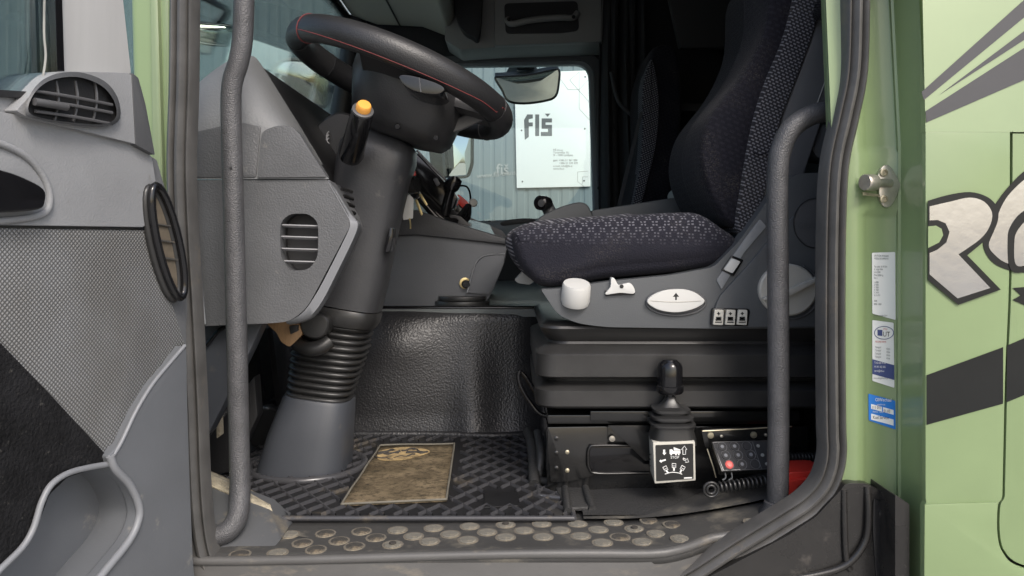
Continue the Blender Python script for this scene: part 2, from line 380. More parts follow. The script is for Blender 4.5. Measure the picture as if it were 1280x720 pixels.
# ================================================================== OUTSIDE SETTING
struct(grid('ground', 8, 8, lambda u, v: Vector((-300+600*u, -300+600*v, 0)), 'concrete', smooth=0))
WY = 5.4
def wall():
    t = thing('corrugated_wall', 'blue-grey corrugated metal building wall beyond the truck', 'wall', (0, WY, 0))
    n = 150; x0 = -6.2; p = .08; V = []
    for i in range(n):
        x = x0+i*p
        for dx, dy in ((0, 0), (.045, 0), (.055, .005), (.07, .005)): V.append((x+dx, WY+dy))
    top = [Vector((x, y, 6)) for x, y in V]; bot = [Vector((x, y, 0)) for x, y in V]
    loft('cladding', [bot, top], 'wall_metal', t, closed=False, smooth=0)
    box('wall_core', (x0, WY+.03, 0), (x0+n*p, WY+.3, 6), 'shed_grey', t)
    for xs in (-2.9, -1.05, 2.6): box('joint_strip', (xs, WY-.012, 0), (xs+.05, WY-.001, 6), 'wall_metal', t, bevel=.002)
    q = text('wall_lettering', 'www.fis-transport', .05, P(596, 223, WY-.004), (1, 0, .10), (0, 0, 1), 'print_pale', t)
    text('wall_lettering', 'fiš', .11, P(620, 218, WY-.004), (1, 0, 0), (0, 0, 1), 'print_pale', t)
wall()
def shed():
    t = thing('shed_building', 'grey shed with white fascia seen through the open door window', 'building', (-7, 8, 0))
    box('wall', (-9.5, 8, 0), (-5.6, 10, 4.6), 'shed_grey', t); box('fascia', (-9.6, 7.9, 4.05), (-5.5, 10, 4.5), 'shed_white', t)
    box('base_band', (-9.5, 7.94, 0), (-5.6, 7.99, 2.95), 'shed_white', t)
    for a, b in ((-5.95, -5.62), (-6.75, -6.4)): box('post', (a, 7.9, 0), (b, 7.97, 4.05), 'shed_white', t)
    box('window', (-6.38, 7.92, 3.0), (-5.98, 7.98, 4.0), 'shed_glass', t); box('window', (-7.6, 7.92, 3.0), (-6.8, 7.98, 4.0), 'shed_glass', t)
shed()
def sign():
    Y = WY-.02; t = thing('sign_board', 'white company sign board with dark lettering on the corrugated wall', 'sign', P(690, 235, Y))
    prism('board', rnd([(643, 91), (738, 88), (738, 233), (646, 235)], 1), Y, Y+.012, 'board_white', t, bevel=.002)
    d = Y-.001
    def flat(nm, px, m='print_grey', dd=.001): return slab(nm, [P(x, y, Y-dd) for x, y in px], (0, .0006, 0), m, t)
    flat('letter', [(655, 150), (659, 143), (666, 143), (666, 148), (661, 149), (661, 153), (666, 153), (666, 158), (661, 158), (661, 171), (656, 175)])
    flat('letter', [(669, 143), (674, 143), (674, 170), (669, 170)])
    flat('letter', [(677, 148), (690, 148), (690, 153), (682, 153), (682, 156), (690, 156), (690, 170), (676, 170), (676, 165), (685, 165), (685, 161), (677, 161)])
    flat('letter', [(681, 142), (688, 142), (684.5, 146)])
    for i, (s, y) in enumerate((('FIŠ d.o.o.', 188.6), ('Tovarniška 15,', 191.8), ('SI - 1000 Ljubljana', 195), ('gsm: +386 51 361 200', 201.5), ('        +386 51 339 339', 205), ('e-mail: info@fis.si', 208.6), ('www.fis.si', 212))):
        text('contact_line', s, .019, P(691.5, y, d), (1, 0, 0), (0, 0, 1), 'print_grey', t)
    for (x, y) in ((731.5, 96), (652, 163), (731, 161), (653, 227), (730, 226)): lathe('screw', [(.006, 0), (.006, .003), (0.001, .004)], P(x, y, Y), (0, -1, 0), 'print_grey', t, seg=10)
    for pl in ([(700, 98), (710, 112), (724, 112), (737, 98)], [(724, 90), (724, 136), (737, 150)], [(712, 100), (724, 90)], [(712, 100), (737, 128)], [(722, 215), (722, 227), (730, 233)], [(722, 215), (735, 214)], [(728, 221), (735, 221)], [(728, 221), (728, 230)]):
        for a, b in zip(pl, pl[1:]): tube('ornament_line', [P(*a, d), P(*b, d)], .0012, 'print_pale', t, seg=4, n=1)
sign()

# ================================================================== CAB SHELL
ROOF = CZ+1.12; YF = 3.46
struct(box('cab_floor', (-.95, 1.3, FLZ-.05), (1.25, YF, FLZ-.006), 'floor_rubber'))
struct(box('cab_ceiling', (-.8, 1.28, ROOF), (1.3, YF+.1, ROOF+.05), 'headliner'))
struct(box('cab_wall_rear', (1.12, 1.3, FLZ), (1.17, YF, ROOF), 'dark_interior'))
struct(box('cab_wall_front', (-.97, 1.3, FLZ), (-.92, YF, CZ-.12), 'dash_black'))
# bunk and boxes in the dark behind the seats
bk = thing('sleeper_bunk', 'dark bunk base and wall panels behind the seats', 'bunk', (.9, 2.4, FLZ))
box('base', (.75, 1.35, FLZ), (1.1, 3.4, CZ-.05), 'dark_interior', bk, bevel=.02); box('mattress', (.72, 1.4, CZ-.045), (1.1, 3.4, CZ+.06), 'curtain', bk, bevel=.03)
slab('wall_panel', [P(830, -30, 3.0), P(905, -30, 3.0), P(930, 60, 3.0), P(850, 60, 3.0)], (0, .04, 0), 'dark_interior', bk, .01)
box('shelf', (.62, 2.95, CZ+.5), (1.1, 3.4, CZ+.53), 'dark_interior', bk)
# green body side
SK = 1.15
tb = thing('truck_body', 'light green painted truck cab side with dark stripes and silver lettering', 'truck body', P(1200, 720, SK))
UP = Plane(P(1200, 165, SK), (0, -1, .13))
def SKIN(px, py, off=0.0): return UP(px, py, off) if py < 165 else P(px, py, SK-off)
seam = [(1264, 165), (1263, 345), (1258, 470), (1255, 600), (1254, 622), (1249, 632), (1248, 660), (1251, 682), (1260, 698), (1275, 707), (1300, 712), (1345, 712)]
seamc = cr([Vector(s) for s in seam], 4, False)
def body_skin():
    lo = [(1157, 165)]+[(1157, y) for y in (300, 450, 600, 622)]+[(1158, 628), (1155, 634), (1155, 700), (1155, 790)]
    left = [Vector(p) for p in lo]
    # main panel: between the jamb edge and the hatch seam
    poly = left+[Vector((1360, 790)), Vector((1360, 716))]+[v.copy() for v in reversed(seamc)]
    f = [P(v.x-(0 if i < len(left) else 1.4 if v.y < 690 else 0), v.y+(1.5 if i > len(left)+1 and v.y > 690 else 0), SK) for i, v in enumerate(poly)]
    loft('side_panel', [f, [p+Vector((0, .012, 0)) for p in f]], 'green', tb, bevel=.0008, seg=2)
    up = [UP(1157, 165), UP(1360, 165), UP(1360, -60), UP(1152, -60)]
    loft('upper_panel', [up, [p+Vector((0, .012, 0)) for p in up]], 'green', tb, bevel=0)
    hp = [Vector((v.x+1.6, v.y-(1.6 if v.y > 690 else 0))) for v in seamc]+[Vector((1360, 712)), Vector((1360, 167)), Vector((1265, 167))]
    hf = [P(v.x, v.y, SK) for v in hp]
    loft('hatch', [hf, [p+Vector((0, .014, 0)) for p in hf]], 'green', tb, bevel=.003, seg=3)
    slab('seam_backing', [P(1240, 160, SK+.016), P(1360, 160, SK+.016), P(1360, 730, SK+.016), P(1240, 730, SK+.016)], (0, .004, 0), 'decal_dark', tb)
    slab('lower_skirt', [P(1156, 631, SK-.0035), P(1247, 628, SK-.0035), P(1246, 660, SK-.0035), P(1249, 684, SK-.0035), P(1259, 701, SK-.0035), P(1275, 710, SK-.0035), P(1360, 716, SK-.0035), P(1360, 790, SK-.0035), P(1155, 790, SK-.0035)], (0, .003, 0), 'green', tb, .0012)
body_skin()
def decal(nm, px, m, off): return slab(nm, [SKIN(x, y, off) for x, y in px], (0, .0005, 0), m, tb)
decal('stripe', [(1152, 115), (1280, 0), (1330, -45), (1330, -22), (1280, 22), (1155, 125)], 'decal_grey', .0012)
decal('stripe', [(1175, 118), (1280, 39), (1330, 2), (1330, 14), (1280, 50)], 'decal_grey', .0012)
decal('stripe', [(1157, 139), (1280, 60), (1330, 28), (1330, 80), (1280, 100), (1158, 153)], 'decal_grey', .0012)
decal('stripe', [(1158.5, 469), (1254, 434), (1254, 504.5), (1158.5, 531)], 'decal_dark', .0012)
decal('stripe', [(1259, 432), (1280, 423), (1340, 398), (1340, 470), (1280, 494), (1258, 503)], 'decal_dark', .0012)
decal('letter_outline', cr([(1240, 262), (1262, 232), (1290, 208), (1330, 200), (1340, 270), (1330, 335), (1285, 341), (1256, 336), (1238, 325), (1229, 306), (1233, 280)], 5), 'decal_dark', .0010)
decal('letter_face', cr([(1250, 262), (1264, 240), (1290, 219), (1330, 210), (1334, 270), (1325, 328), (1285, 333), (1259, 329), (1244, 319), (1236, 306), (1244, 285)], 5), 'chrome_foil', .0016)
decal('letter_outline', cr([(1260, 300), (1264, 282), (1278, 265), (1300, 258), (1318, 280), (1312, 322), (1290, 337), (1264, 338)], 5), 'decal_dark', .0022)
decal('letter_face', cr([(1268, 302), (1272, 288), (1284, 275), (1300, 270), (1309, 285), (1303, 316), (1288, 329), (1270, 331)], 5), 'chrome_foil', .0028)
R0 = cr([(1160, 251), (1184, 244), (1212, 240), (1234, 246), (1246, 258), (1248, 272), (1243, 287), (1232, 300), (1209, 319)], 4, False)
decal('letter_outline', [(v[0], v[1]) for v in R0]+[(1251, 362), (1198, 381), (1160, 350)], 'decal_dark', .0034)
R1 = cr([(1162, 258), (1188, 252), (1212, 247), (1230, 252), (1240, 266), (1237, 283), (1225, 299), (1198, 318)], 4, False)
decal('letter_face', [(v[0], v[1]) for v in R1]+[(1238, 360), (1197, 373), (1162, 343)], 'chrome_foil', .0042)
decal('letter_outline', [(1160.5, 275.5), (1172, 275), (1182, 279), (1187, 290), (1183, 303), (1172, 312), (1160.5, 317)], 'decal_dark', .005)
decal('letter_counter', [(1160.2, 283), (1170, 282), (1177, 286), (1179, 294), (1174, 303), (1160.2, 310)], 'green', .0056)
decal('letter_outline', [(1266, 360), (1290, 358), (1330, 356), (1330, 378), (1282, 382), (1266, 375), (1276, 369)], 'decal_dark', .0012)

# door jamb (rear pillar): pressed profile swept vertically
def jamb():
    prof = [(1157.5, SK+.006), (1155, SK+.015), (1129, 1.232), (1126, 1.2375), (1122.5, 1.239), (1120.5, 1.248), (1118, 1.25), (1085, 1.25), (1081, 1.247), (1077, 1.238), (1068, 1.236), (1060, 1.24), (1040, 1.245), (1036, 1.27)]
    pts = [Vector(((px-640)/F*Y, Y)) for px, Y in prof]
    zs = [CZ+(HOR-y)/F*1.24 for y in (-60, 180, 186, 192, 262, 268, 274, 660, 790)]
    rings = []
    for k, z in enumerate(zs):
        raised = k in (3, 4)
        r = []
        for i, p in enumerate(pts):
            y = p.y
            if 5 <= i <= 8 and k in (3, 4): y -= .007
            lean = max(0, z-(CZ+.16))*.10
            r.append(Vector((p.x, y+lean*(1 if i > 1 else .9), z)))
        rings.append(r+[v+Vector((.002, .012, 0)) for v in reversed(r)])
    o = loft('door_jamb', rings, 'green', tb, smooth=50)
    # black liner behind so no light leaks from the pillar
    box('pillar_liner', (P(1052, 0, 1.3).x, 1.29, FLZ-.3), (1.35, 1.31, ROOF), 'dark_interior', tb)
    box('header', (-.62, 1.27, CZ+.84), (1.35, 1.31, ROOF+.05), 'green', tb)
jamb()
# front (A) pillar
def apillar():
    f = [(161, -40), (214, -40), (214, 240), (219, 300), (230, 470), (236, 620), (250, 800), (180, 800), (170, 300)]
    prism('front_pillar', f, 1.285, 1.36, 'green', tb, bevel=.012, seg=4)
    prism('pillar_flange', [(187, -40), (196, -40), (203, 200), (206, 300), (198, 300), (190, 180)], 1.275, 1.29, 'green_edge', tb, bevel=.004)
    box('front_corner', (-1.0, 1.30, CZ-.9), (-.61, 1.34, CZ+.0), 'green', tb, bevel=.01)
apillar()

# rubber seal round the opening
def seal():
    t = thing('door_seal', 'black rubber seal running round the door opening', 'door seal', P(640, 760, 1.27))
    c = [(1076, -70), (1074, 0), (1071, 90), (1060, 148), (1048, 205), (1044, 280), (1043, 400), (1044, 530), (1045, 560), (1042, 585), (1032, 610), (1012, 632), (985, 650), (920, 690), (862, 727), (800, 756), (640, 762), (400, 762), (300, 752), (268, 728), (250, 690), (241, 620), (236, 500), (231, 400), (224, 280), (222, 200), (225, 100), (226, 0), (227, -70)]
    path = cr([Vector((x, y)) for x, y in c], 6, False); N = len(path)
    prof = [(-.0195, .03), (-.019, -.002), (-.0165, -.006), (-.0135, -.004), (-.0115, .004), (-.009, -.006), (-.004, -.012), (.001, -.011), (.004, -.004), (.006, .002), (.0085, -.006), (.012, -.009), (.0165, -.004), (.018, .004), (.0185, .03)]
    rings = []
    for i, p in enumerate(path):
        t2 = (path[min(i+1, N-1)]-path[max(i-1, 0)]).normalized(); nn = Vector((t2.y, -t2.x))
        c3 = P(p.x, p.y, 1.237)
        rings.append([c3+Vector((nn.x*a, 0, -nn.y*a))+Vector((0, b, 0)) for a, b in prof])
    loft('rubber_profile', rings, 'seal', t, closed=False, smooth=60)
seal()
# black plastic step cover at the foot of the rear pillar
def jamb_cover():
    t = thing('pillar_foot_cover', 'glossy black plastic cover at the foot of the green pillar', 'plastic cover', P(1090, 740, 1.2))
    prism('shell', rnd([(1056, 606), (1062, 604), (1082, 604), (1122, 624), (1124, 790), (800, 790), (830, 752), (885, 722), (986, 669), (1020, 646), (1050, 614)], [2, 4, 5, 8, 2, 2, 2, 2, 4, 4, 2]), 1.222, 1.262, 'black_cover', t, bevel=.008, seg=4)
    prism('edge_post', rnd([(1119, 618), (1127, 624), (1137, 630), (1137, 790), (1119, 790)], 3), 1.17, 1.26, 'black_cover', t, bevel=.006, seg=3)
    tube('rib', [P(1055, 612, 1.222), P(1056, 660, 1.219), P(1058, 700, 1.219), P(1063, 712, 1.222)], .005, 'black_cover', t, seg=8)
    tube('rib', [P(1084, 608, 1.222), P(1086, 640, 1.217), P(1083, 672, 1.217), P(1068, 697, 1.217), P(1045, 712, 1.218), P(1000, 722, 1.220), P(950, 727, 1.222)], .006, 'black_cover', t, seg=8)
    prism('recess_panel', rnd([(1092, 622), (1115, 634), (1116, 790), (1098, 790), (1095, 720), (1091, 660)], 6), 1.2185, 1.225, 'gloss_black', t, bevel=.003)
    lathe('plug', [(.006, 0), (.006, .004), (.001, .005)], P(1102, 641, 1.2185), (0, -1, 0), 'metal_black', t, seg=14)
jamb_cover()
# striker bolt
def striker():
    t = thing('door_striker', 'worn steel door striker bolt on green door jamb', 'striker', P(1105, 232, 1.24))
    Y = 1.236
    prism('plate', cr([(1098, 218), (1105, 207), (1114, 209), (1124, 226), (1125, 234), (1116, 255), (1107, 259), (1100, 250), (1099, 235)], 4), Y, Y+.006, 'steel', t, bevel=.0015)
    for x, y in ((1104, 216), (1104, 249)):
        b = lathe('bolt', [(.0065, 0), (.0065, .004), (.004, .0045), (.0035, .002), (.0005, .002)], P(x, y, Y), (0, -1, 0), 'bolt', t, seg=14)
    ax = Vector((-.93, -.36, 0)).normalized()
    lathe('pin', [(.007, 0), (.007, .034)], P(1113, 229, Y), ax, 'steel', t, seg=16)
    lathe('pin_head', [(.0005, 0), (.0125, .0), (.0135, .003), (.0135, .020), (.0125, .022), (.0005, .022)], P(1113, 229, Y)+ax*.033, ax, 'steel', t, seg=20)
    slab('bracket', [P(1079, 240, 1.215), P(1100, 243, Y-.001), P(1100, 246, Y-.001), P(1079, 244, 1.215)], (0, .004, 0), 'bolt', t)
striker()
# stickers on the jamb
def stickers():
    Y = 1.2485
    def sheet(t, nm, q, m, off=0.0): return slab(nm, [P(x, y, Y-off) for x, y in q], (0, .0005, 0), m, t)
    def tx(t, nm, s, px, py, h, m, w=None):
        o = text(nm, s, h/F*Y*1.35, P(px, py, Y-.0009), (1, 0, -.03), (0, 0, 1), m, t, sx=w or .62)
    t = thing('data_sticker', 'tall white printed data sticker high on the green jamb', 'sticker', P(1105, 400, Y), 'stickers on the jamb')
    sheet(t, 'paper', rnd([(1090, 316), (1119, 315), (1119.5, 400), (1090.5, 392)], 1.5), 'paper')
    sheet(t, 'glue_residue', [(1120, 335), (1124, 345), (1127, 380), (1126, 400), (1121, 404), (1119.8, 380)], 'pad_edge', -.0002)
    for i, (s, y) in enumerate((('UPUTE ZA UPORABO', 320.5), ('VOZILA IN NAPRAVE', 324), ('Tip vozila: 25-43 RW', 334), ('St. sasije 0984', 337.5), ('Leto 2008', 341), ('Masa 26000 kg', 344.7), ('Osi 3', 348.3), ('1. 8000', 353.8), ('2. 9500', 357), ('3. 9500', 360.2), ('4. 7500', 363.4), ('5. 24-01', 366.6), ('6. 2 x 315', 369.8), ('2008', 377), ('4000   3500', 381), ('Serijska stevilka 2014', 395.2))):
        tx(t, 'print_line', s, 1092.5, y, 2.3, 'print_grey')
    t = thing('service_sticker', 'white sticker with round logo and dark blue band on the jamb', 'sticker', P(1105, 485, Y), 'stickers on the jamb')
    sheet(t, 'paper', rnd([(1090.5, 400), (1117, 403.5), (1118, 485), (1090.5, 476)], 1.5), 'paper')
    sheet(t, 'band', [(1090.7, 449), (1117.7, 456.5), (1117.8, 475), (1090.7, 467.5)], 'print_blue', .0006)
    sheet(t, 'logo', [(1097, 412), (1103, 412.5), (1103, 420), (1097, 419.5)], 'print_blue', .0006)
    tx(t, 'logo_letter', 'UT', 1103.5, 420.5, 6.5, 'print_black', .8); tx(t, 'logo_letter', 'STYLE', 1104, 412.5, 2.3, 'print_red')
    ring = [P(1105+12*math.cos(a), 416+8*math.sin(a), Y-.0008) for a in [math.pi*2*i/24 for i in range(25)]]
    tube('logo_ring', ring, .0005, 'print_blue', t, seg=4, n=1, smooth_path=False)
    tx(t, 'print_line', 'PRODAJA SERVIS', 1094, 428, 2.2, 'print_red')
    for y in (435, 439, 443, 447): tx(t, 'print_line', 'Tahograf', 1094, y, 2.4, 'print_grey'); tx(t, 'print_line', 'Klima', 1108, y+2, 2.4, 'print_grey')
    for y, s in ((454.5, 'T: 02 620 94 20'), (459.5, 'M: 041 632 355'), (464.5, 'servis@info.si')): tx(t, 'print_line', s, 1093, y, 2.6, 'print_white')
    tx(t, 'print_line', 'www.tahograf-servis.si', 1092, 473.5, 2.3, 'print_grey')
    t = thing('blue_inspection_sticker', 'bright blue sticker with white handwritten fields lowest on the jamb', 'sticker', P(1103, 537, Y), 'stickers on the jamb')
    sheet(t, 'paper', rnd([(1085.5, 492), (1119, 501), (1119.5, 537), (1086, 525.5)], 1.5), 'sticker_blue')
    tx(t, 'print_line', 'OlWechsel', 1094, 501.5, 4.4, 'print_white', .75); tx(t, 'print_line', 'ausgefuhrt bei', 1096, 506.5, 2.2, 'print_white')
    sheet(t, 'field', [(1089, 505), (1102.5, 508.6), (1102.5, 514.5), (1089, 511)], 'print_white', .0006); sheet(t, 'field', [(1104, 509), (1117, 512.5), (1117, 518.5), (1104, 515)], 'print_white', .0006)
    sheet(t, 'field', [(1089, 517), (1117, 524.5), (1117, 532), (1089, 524.5)], 'print_white', .0006)
    tx(t, 'handwriting', '111 011', 1089.5, 511, 4, 'print_black', .7); tx(t, 'handwriting', '01.03', 1104.5, 515.5, 4, 'print_black', .7); tx(t, 'handwriting', 'Kuel Service', 1091, 523.5, 4.2, 'print_black', .7)
    tx(t, 'print_line', 'Kilometer   Datum', 1091, 515.5, 2, 'print_white')
stickers()

# ================================================================== OPEN DOOR (left)
DPL = Plane((-.52, 1.2, CZ), (.975, -.222, 0)); DN = DPL.n
dr = thing('open_cab_door', 'open grey cab door with air vent, speaker mesh and storage pocket', 'door', (-.55, 1.1, FLZ-.3))
def dslab(nm, px, off, th, m, parent=dr, bevel=.004, **k):
    f = [DPL(x, y, off) for x, y in px]; return slab(nm, f, -DN*th, m, parent, bevel, **k)
def dring(px, off): return [DPL(x, y, off) for x, y in px]
def door():
    # lower and middle core
    dslab('core_panel', rnd([(-90, 130), (33, 146), (170, 183), (196, 200), (206, 235), (228, 330), (236, 400), (236, 480), (240, 620), (250, 800), (75, 800), (118, 728), (158, 678), (170, 650), (170, 630), (160, 606), (142, 586), (136, 568), (-90, 352)], 3), -.012, .05, 'door_mid', bevel=.006)
    dslab('upper_trim', rnd([(-90, 115), (0, 140), (33, 145), (170, 182), (190, 194), (196, 235), (190, 268), (180, 284), (-90, 280)], [2, 3, 3, 10, 8, 3, 8, 3, 3]), .004, .03, 'door_light', bevel=.007, seg=4)
    dslab('end_trim', cr([(190, 196), (199, 230), (212, 300), (229, 380), (233, 425), (230, 428), (214, 378), (190, 306), (184, 288), (192, 262)], 3), -.004, .03, 'door_mid', bevel=.004)
    dslab('speaker_panel', rnd([(-90, 284), (183, 288), (191, 310), (216, 382), (231, 430), (224, 444), (200, 460), (181, 486), (162, 520), (146, 560), (136, 572), (-90, 350)], [2, 4, 8, 8, 3, 6, 8, 8, 8, 8, 4, 2]), .0, .02, 'speaker_mesh', bevel=.004)
    # vent block on top
    vb = dslab('vent_block', rnd([(20, 138), (60, 96), (74, 89), (160, 91), (172, 99), (181, 130), (192, 190), (170, 180), (33, 146)], [3, 12, 10, 4, 6, 6, 3, 6, 3]), .012, .07, 'door_light', bevel=.006, seg=3)
    dslab('block_end', rnd([(165, 91), (173, 97), (182, 130), (194, 194), (170, 181)], 2), .0135, .02, 'door_dark', bevel=.003)
    oval = cr([(36, 140), (42, 118), (62, 101), (95, 96), (125, 106), (142, 125), (145, 146), (130, 155), (100, 154), (60, 149)], 4)
    rim = cr([(32, 143), (40, 114), (62, 95), (97, 90), (130, 101), (147, 122), (150, 148), (133, 158), (100, 157), (56, 150)], 4)
    loft('vent_hood', [dring(rim, .012), dring(rim, .020), dring(oval, .022), dring(oval, .006)], 'door_dark', dr, cap=False, smooth=50)
    dslab('vent_cavity', oval, .0135, .004, 'dash_black', bevel=0)
    for y0, y1 in ((117, 129), (128, 139), (142, 153)):
        tube('vent_slat', [DPL(44, y0-3, .017), DPL(90, (y0+y1)/2-2, .020), DPL(140, y1+2, .017)], .0022, 'wheel_grey', dr, seg=6, n=3)
    for x in (74, 98, 122): tube('vent_slat', [DPL(x-4, 101, .014), DPL(x-1, 125, .0155), DPL(x-6, 152, .014)], .002, 'wheel_grey', dr, seg=6, n=3)
    tube('vent_tab', [DPL(43, 127, .022), DPL(62, 130, .024), DPL(83, 134, .022)], .0048, 'wheel_grey', dr, seg=8, n=3)
    # handle scoop
    dslab('handle_scoop', cr([(-70, 165), (0, 180), (35, 198), (56, 225), (62, 250), (52, 268), (0, 275), (-70, 275)], 4), .0052, .004, 'door_light', bevel=.001)
    tube('scoop_highlight_bead', [DPL(x, y, .006) for x, y in ((-60, 166), (0, 180), (35, 198), (56, 225), (62, 250), (52, 268), (0, 276), (-60, 276))], .0045, 'door_light', dr, seg=10)  # bead added so the scoop edge catches a highlight
    dslab('inner_handle', cr([(-70, 195), (0, 212), (30, 222), (55, 236), (57, 252), (48, 262), (0, 266), (-70, 266)], 4), .022, .014, 'gloss_black', bevel=.005, seg=3)
    # black carpet field, pocket and rim
    dslab('carpet_field', rnd([(-90, 350), (0, 428), (60, 490), (112, 546), (137, 573), (120, 585), (84, 597), (62, 618), (50, 650), (28, 690), (-20, 735), (-90, 800)], 5), .003, .02, 'carpet_black', bevel=.004)
    dslab('pocket_wall', rnd([(-60, 800), (-10, 722), (28, 683), (50, 628), (62, 606), (84, 592), (134, 578), (185, 590), (200, 640), (200, 800)], 8), -.055, .01, 'pocket', bevel=.003)
    lipc = cr([Vector(p) for p in ((138, 578), (108, 585), (84, 592), (64, 606), (52, 628), (42, 660), (28, 684), (0, 712), (-20, 735), (-60, 800))], 3, False)
    loft('pocket_side', [[DPL(v.x, v.y, .006) for v in lipc], [DPL(v.x, v.y, .006)-DN*.075 for v in lipc]], 'pocket', dr, closed=False, smooth=60)
    ric = cr([Vector(p) for p in ((136, 570), (142, 586), (160, 606), (171, 630), (171, 650), (158, 678), (118, 728), (70, 800))], 3, False)
    loft('pocket_side', [[DPL(v.x, v.y, .010) for v in ric], [DPL(v.x, v.y, .010)-DN*.075 for v in ric]], 'pocket', dr, closed=False, smooth=60)
    rimo = [(136, 570), (142, 586), (160, 606), (171, 630), (171, 650), (158, 678), (118, 728), (70, 800)]
    a = cr([Vector(p) for p in rimo], 4, False)
    low = [(v.x, v.y) for v in a]+[(252, 800), (242, 700), (238, 600), (235, 500), (234, 436), (230, 432), (212, 456), (190, 482), (170, 515), (152, 554)]
    dslab('lower_trim', low, .014, .02, 'pocket', bevel=.006, seg=4)
    tube('pocket_rim', [DPL(x+2, y, .014) for x, y in rimo], .0055, 'trim_edge', dr, seg=10)
    tube('pocket_lip', [DPL(x, y, .008) for x, y in ((136, 580), (108, 585), (84, 592), (64, 606), (52, 628), (42, 660), (28, 684), (0, 712), (-20, 735))], .004, 'trim_edge', dr, seg=8)
    tube('trim_bead', [DPL(x, y, .013) for x, y in ((231, 432), (212, 454), (190, 481), (170, 514), (152, 552), (140, 572))], .003, 'trim_edge', dr, seg=8)
    # oval duct gasket on the hinge edge
    for k, (off, r, dx) in enumerate(((.004, .0055, -5), (.012, .0062, 3))):
        e = []
        for i in range(29):
            a = 2*math.pi*i/28; ex = 14*math.cos(a); ey = 70*math.sin(a); s = .22
            e.append(DPL(207+dx+ex+ey*s, 304+ey-2*k, off))
        tube('duct_gasket', e, r, 'bellow' if k == 0 else 'gloss_black', dr, seg=8, n=1, smooth_path=False)
    e = [(209+9*math.cos(a)+.22*62*math.sin(a), 304+62*math.sin(a)) for a in [2*math.pi*i/28 for i in range(28)]]
    dslab('duct_mouth', e, .006, .004, 'duct_tan', bevel=0)
    for yy in (280, 300, 322): tube('duct_rib', [DPL(198+(yy-304)*.22, yy, .008), DPL(218+(yy-304)*.22, yy+3, .008)], .0018, 'stud_dark', dr, seg=6, n=1)
    # window frame
    dslab('frame_post', rnd([(75, -60), (148, -60), (154, 0), (164, 92), (80, 92)], 2), -.004, .05, 'door_post', bevel=.008, seg=4)
    dslab('glass_run', rnd([(67, -60), (76, -60), (81, 100), (72, 104)], 1), .001, .03, 'gloss_black', bevel=.002)
    dslab('glass_run', rnd([(-90, 100), (0, 112), (60, 116), (62, 124), (0, 121), (-90, 112)], 1), .001, .03, 'dash_black', bevel=.002)
    tube('cable', [DPL(56, -20, .0), DPL(55, 40, .0), DPL(57, 70, .0), DPL(54, 95, .0), DPL(52, 112, .0)], .0015, 'light_grey', dr, seg=6)
    dslab('sill_cap', rnd([(-90, 108), (0, 121), (62, 124), (62, 142), (33, 146), (0, 141), (-90, 128)], 2), -.006, .04, 'door_light', bevel=.004)
    dslab('window_pane', [(-90, -60), (70, -60), (74, 118), (-90, 106)], -.008, .004, 'glass', bevel=0)
door()

